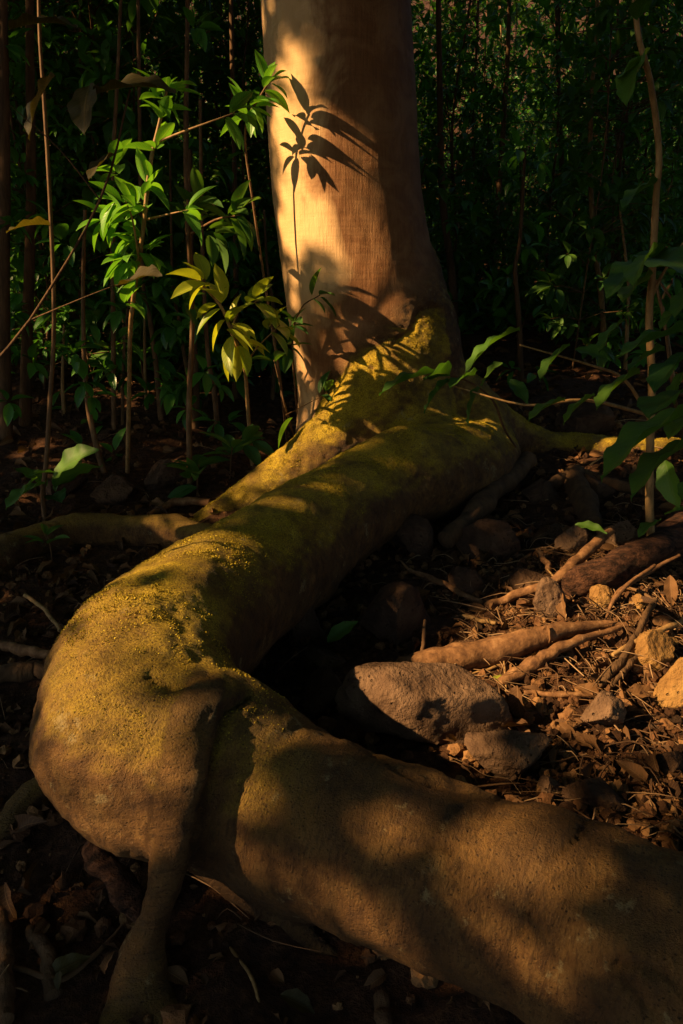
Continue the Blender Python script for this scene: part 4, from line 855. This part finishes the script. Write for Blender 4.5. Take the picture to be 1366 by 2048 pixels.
# thicket: a few kinds of leafy sapling, copied one by one
def proto_sapling(seed, H, nb, kind):
    random.seed(seed); gs = Geo(); gl = Geo(); x = y = 0; P = []
    for k in range(7): P.append((x, y, H * k / 6)); x += random.uniform(-.12, .12); y += random.uniform(-.12, .12)
    tube(gs, P, np.linspace(.012, .004, 7) * random.uniform(.6, 1.4), 6, 3, 0)
    D = catmull(np.array(P), 4)
    for k in range(nb):
        p = D[random.randrange(1, len(D))]; th = random.uniform(0, 6.28); l_ = random.uniform(.12, .6); ax = np.array([math.cos(th), math.sin(th), random.uniform(.0, .6)])
        q = p + ax * l_; 
        if k % 2 == 0: tube(gs, [tuple(p), tuple((p + q) / 2 + (0, 0, .02)), tuple(q)], [.004, .003, .002], 4, 1)
        rosette(gl, q, ax, random.choice([4, 5, 6]), random.uniform(.07, .13) * (1.55 if seed in (101, 104, 106) else 1), LM)
    return gs.mesh('stem', M['stem' if kind else 'dark_bark']), gl.mesh('foliage', M['leaf_dark' if kind != 1 else 'leaf_big'])
protos = [proto_sapling(100 + k, [3.6, 4.8, 2.6, 5.5, 1.6, 4.2, 1.0, 6.5][k], [170, 210, 120, 240, 70, 200, 45, 260][k], k % 3) for k in range(8)]
random.seed(11)
def place_thicket(n, y0, y1, label, group, side, tries=4000):
    k = 0
    for _ in range(tries):
        if k >= n: break
        y = random.uniform(y0, y1); hx = y * .47 + 1.2; x = random.uniform(-hx, hx)
        if side == 'left' and x > .2: continue
        if side == 'right' and x < .35: continue
        if y < 6.5 and -.8 < x < 1.2: continue
        u = proj(np.array([[x, y, h1(x, y)]])); px = float(u[0][0])
        if side == 'right' and y < 7.0 and random.random() < .6: continue
        me = random.choice(protos); r = empty('sapling', (x, y, h1(x, y) - .03), label, 'sapling', group)
        r.rotation_euler[2] = random.uniform(0, 6.28); s = random.uniform(.8, 1.25); r.scale = (s, s, s)
        link('stem', me[0], r); link('foliage', me[1], r); k += 1
place_thicket(70, 5.2, 9, 'leafy dark sapling in the dense thicket left of the trunk', 'saplings of the left thicket', 'left')
place_thicket(26, 6.0, 10, 'leafy dim sapling in the open shade right of the trunk', 'saplings right of the trunk', 'right')
place_thicket(130, 8.5, 19, 'far sapling on the wooded slope at the back', 'saplings on the far slope', 'all')

def undergrowth():
    n = 42000; y = 7.5 + 17 * RNG.random(n) ** .8; x = RNG.uniform(-1, 1, n) * (y * .5 + 2); 
    cl = fbm(np.stack([x, y, 0 * x], 1), .9, 2, 77); keep = cl > -.25 + np.where((x > 2) & (x < 5.5) & (y > 12), .5, 0); x, y, cl = x[keep], y[keep], cl[keep]; n = len(x)
    z = hgt(x, y) + RNG.random(n) ** 1.5 * (.25 + np.clip(cl + .3, 0, 1.2) * .9)
    D = RNG.normal(0, 1, (n, 3)); D[:, 2] = D[:, 2] * .5 - .2
    V, F, U, A_ = scatter_leaves(leaf_tpl(3, 1, wmax=.5), np.column_stack([x, y, z]), D, RNG.uniform(.10, .24, n), RNG.normal(0, .6, n), RNG.random(n))
    tag(link('undergrowth', npmesh('undergrowth', V, F, M['leaf_dark'], True, U, {'rnd': A_})), 'low green leafy undergrowth covering the slope behind the tree', 'undergrowth', kind='stuff')
undergrowth()

# ------------------------------------------------------------------ unseen trees added to block sun and sky; holes cut for chosen beams
def added_shade_tree(x, y, H, label, ext, n, cen, L0, L1, m='leaf_dark'):
    z0 = h1(x, y); root = empty('unseen_shade_tree', (x, y, z0), label, 'tree', 'unseen trees added to shade the scene'); g = Geo()
    P = [(0, 0, -.1), (.1, .05, H * .3), (-.05, .1, H * .6), (.1, 0, H * .9)]; tube(g, P, [.22, .17, .13, .06], 12, 5, .05, int(x * 7))
    c = np.array(cen) - np.array((x, y, z0))
    for k in range(8):
        e = c + RNG.uniform(-.8, .8, 3) * np.array(ext) * .8; s = np.array([.03, .04, H * RNG.uniform(.3, .8)])
        md = (s + e) / 2 + (0, 0, .3); smp = np.concatenate([s + (md - s) * np.linspace(0, 1, 12)[:, None], md + (e - md) * np.linspace(0, 1, 12)[:, None]]) + np.array((x, y, z0))
        if in_gap(smp, .10).any(): continue
        tube(g, [tuple(s), tuple(md), tuple(e)], [.06, .04, .015], 6, 4, .03, k)
    link('trunk', g.mesh('trunk', M['dark_bark']), root)
    P = RNG.uniform(-1, 1, (n, 3)) * np.array(ext) + np.array(cen); keep = ~in_gap(P, .04)
    P = P[keep]; n = len(P); D = RNG.normal(0, 1, (n, 3)); D[:, 2] = D[:, 2] * .5 - .2
    V, F, U, Aa = scatter_leaves(leaf_tpl(2, 1, wmax=.55), P - np.array((x, y, z0)), D, RNG.uniform(L0, L1, n), RNG.uniform(-1.2, 1.2, n), RNG.uniform(0, 1, n))
    link('crown', npmesh('crown', V, F, M[m], True, U, {'rnd': Aa}), root)

added_shade_tree(-7.2, -2.4, 9, 'unseen broad leafy tree added to shade the foreground from the left', (.8, 2.2, 3.6), 19000, (-7.0, -1.3, 5.2), .15, .25)
added_shade_tree(-7.6, 5.3, 10, 'unseen broad leafy tree added to shade the trunk from the left', (.8, 2.2, 3.8), 20000, (-7.0, 2.9, 5.6), .15, .25)
added_shade_tree(-7.8, 8.0, 13, 'unseen tall leafy tree added left of the thicket to block sun', (1.0, 3.2, 5.0), 2600, (-7.2, 8.0, 7.6), .28, .45)
added_shade_tree(-8.0, 13.5, 15, 'unseen tallest leafy tree added far to the left to block sun', (1.0, 3.0, 5.5), 2400, (-7.4, 13.8, 9.5), .28, .45)
added_shade_tree(2.0, -4.5, 9, 'unseen leafy tree added behind the viewer to cut sky light', (4.5, 1.6, 3.0), 9000, (1.5, -4.8, 6.0), .3, .5)
added_shade_tree(7.0, 1.0, 10, 'unseen leafy tree added on the right to cut sky light', (1.6, 4.5, 3.5), 12000, (7.2, 1.5, 5.0), .3, .5)
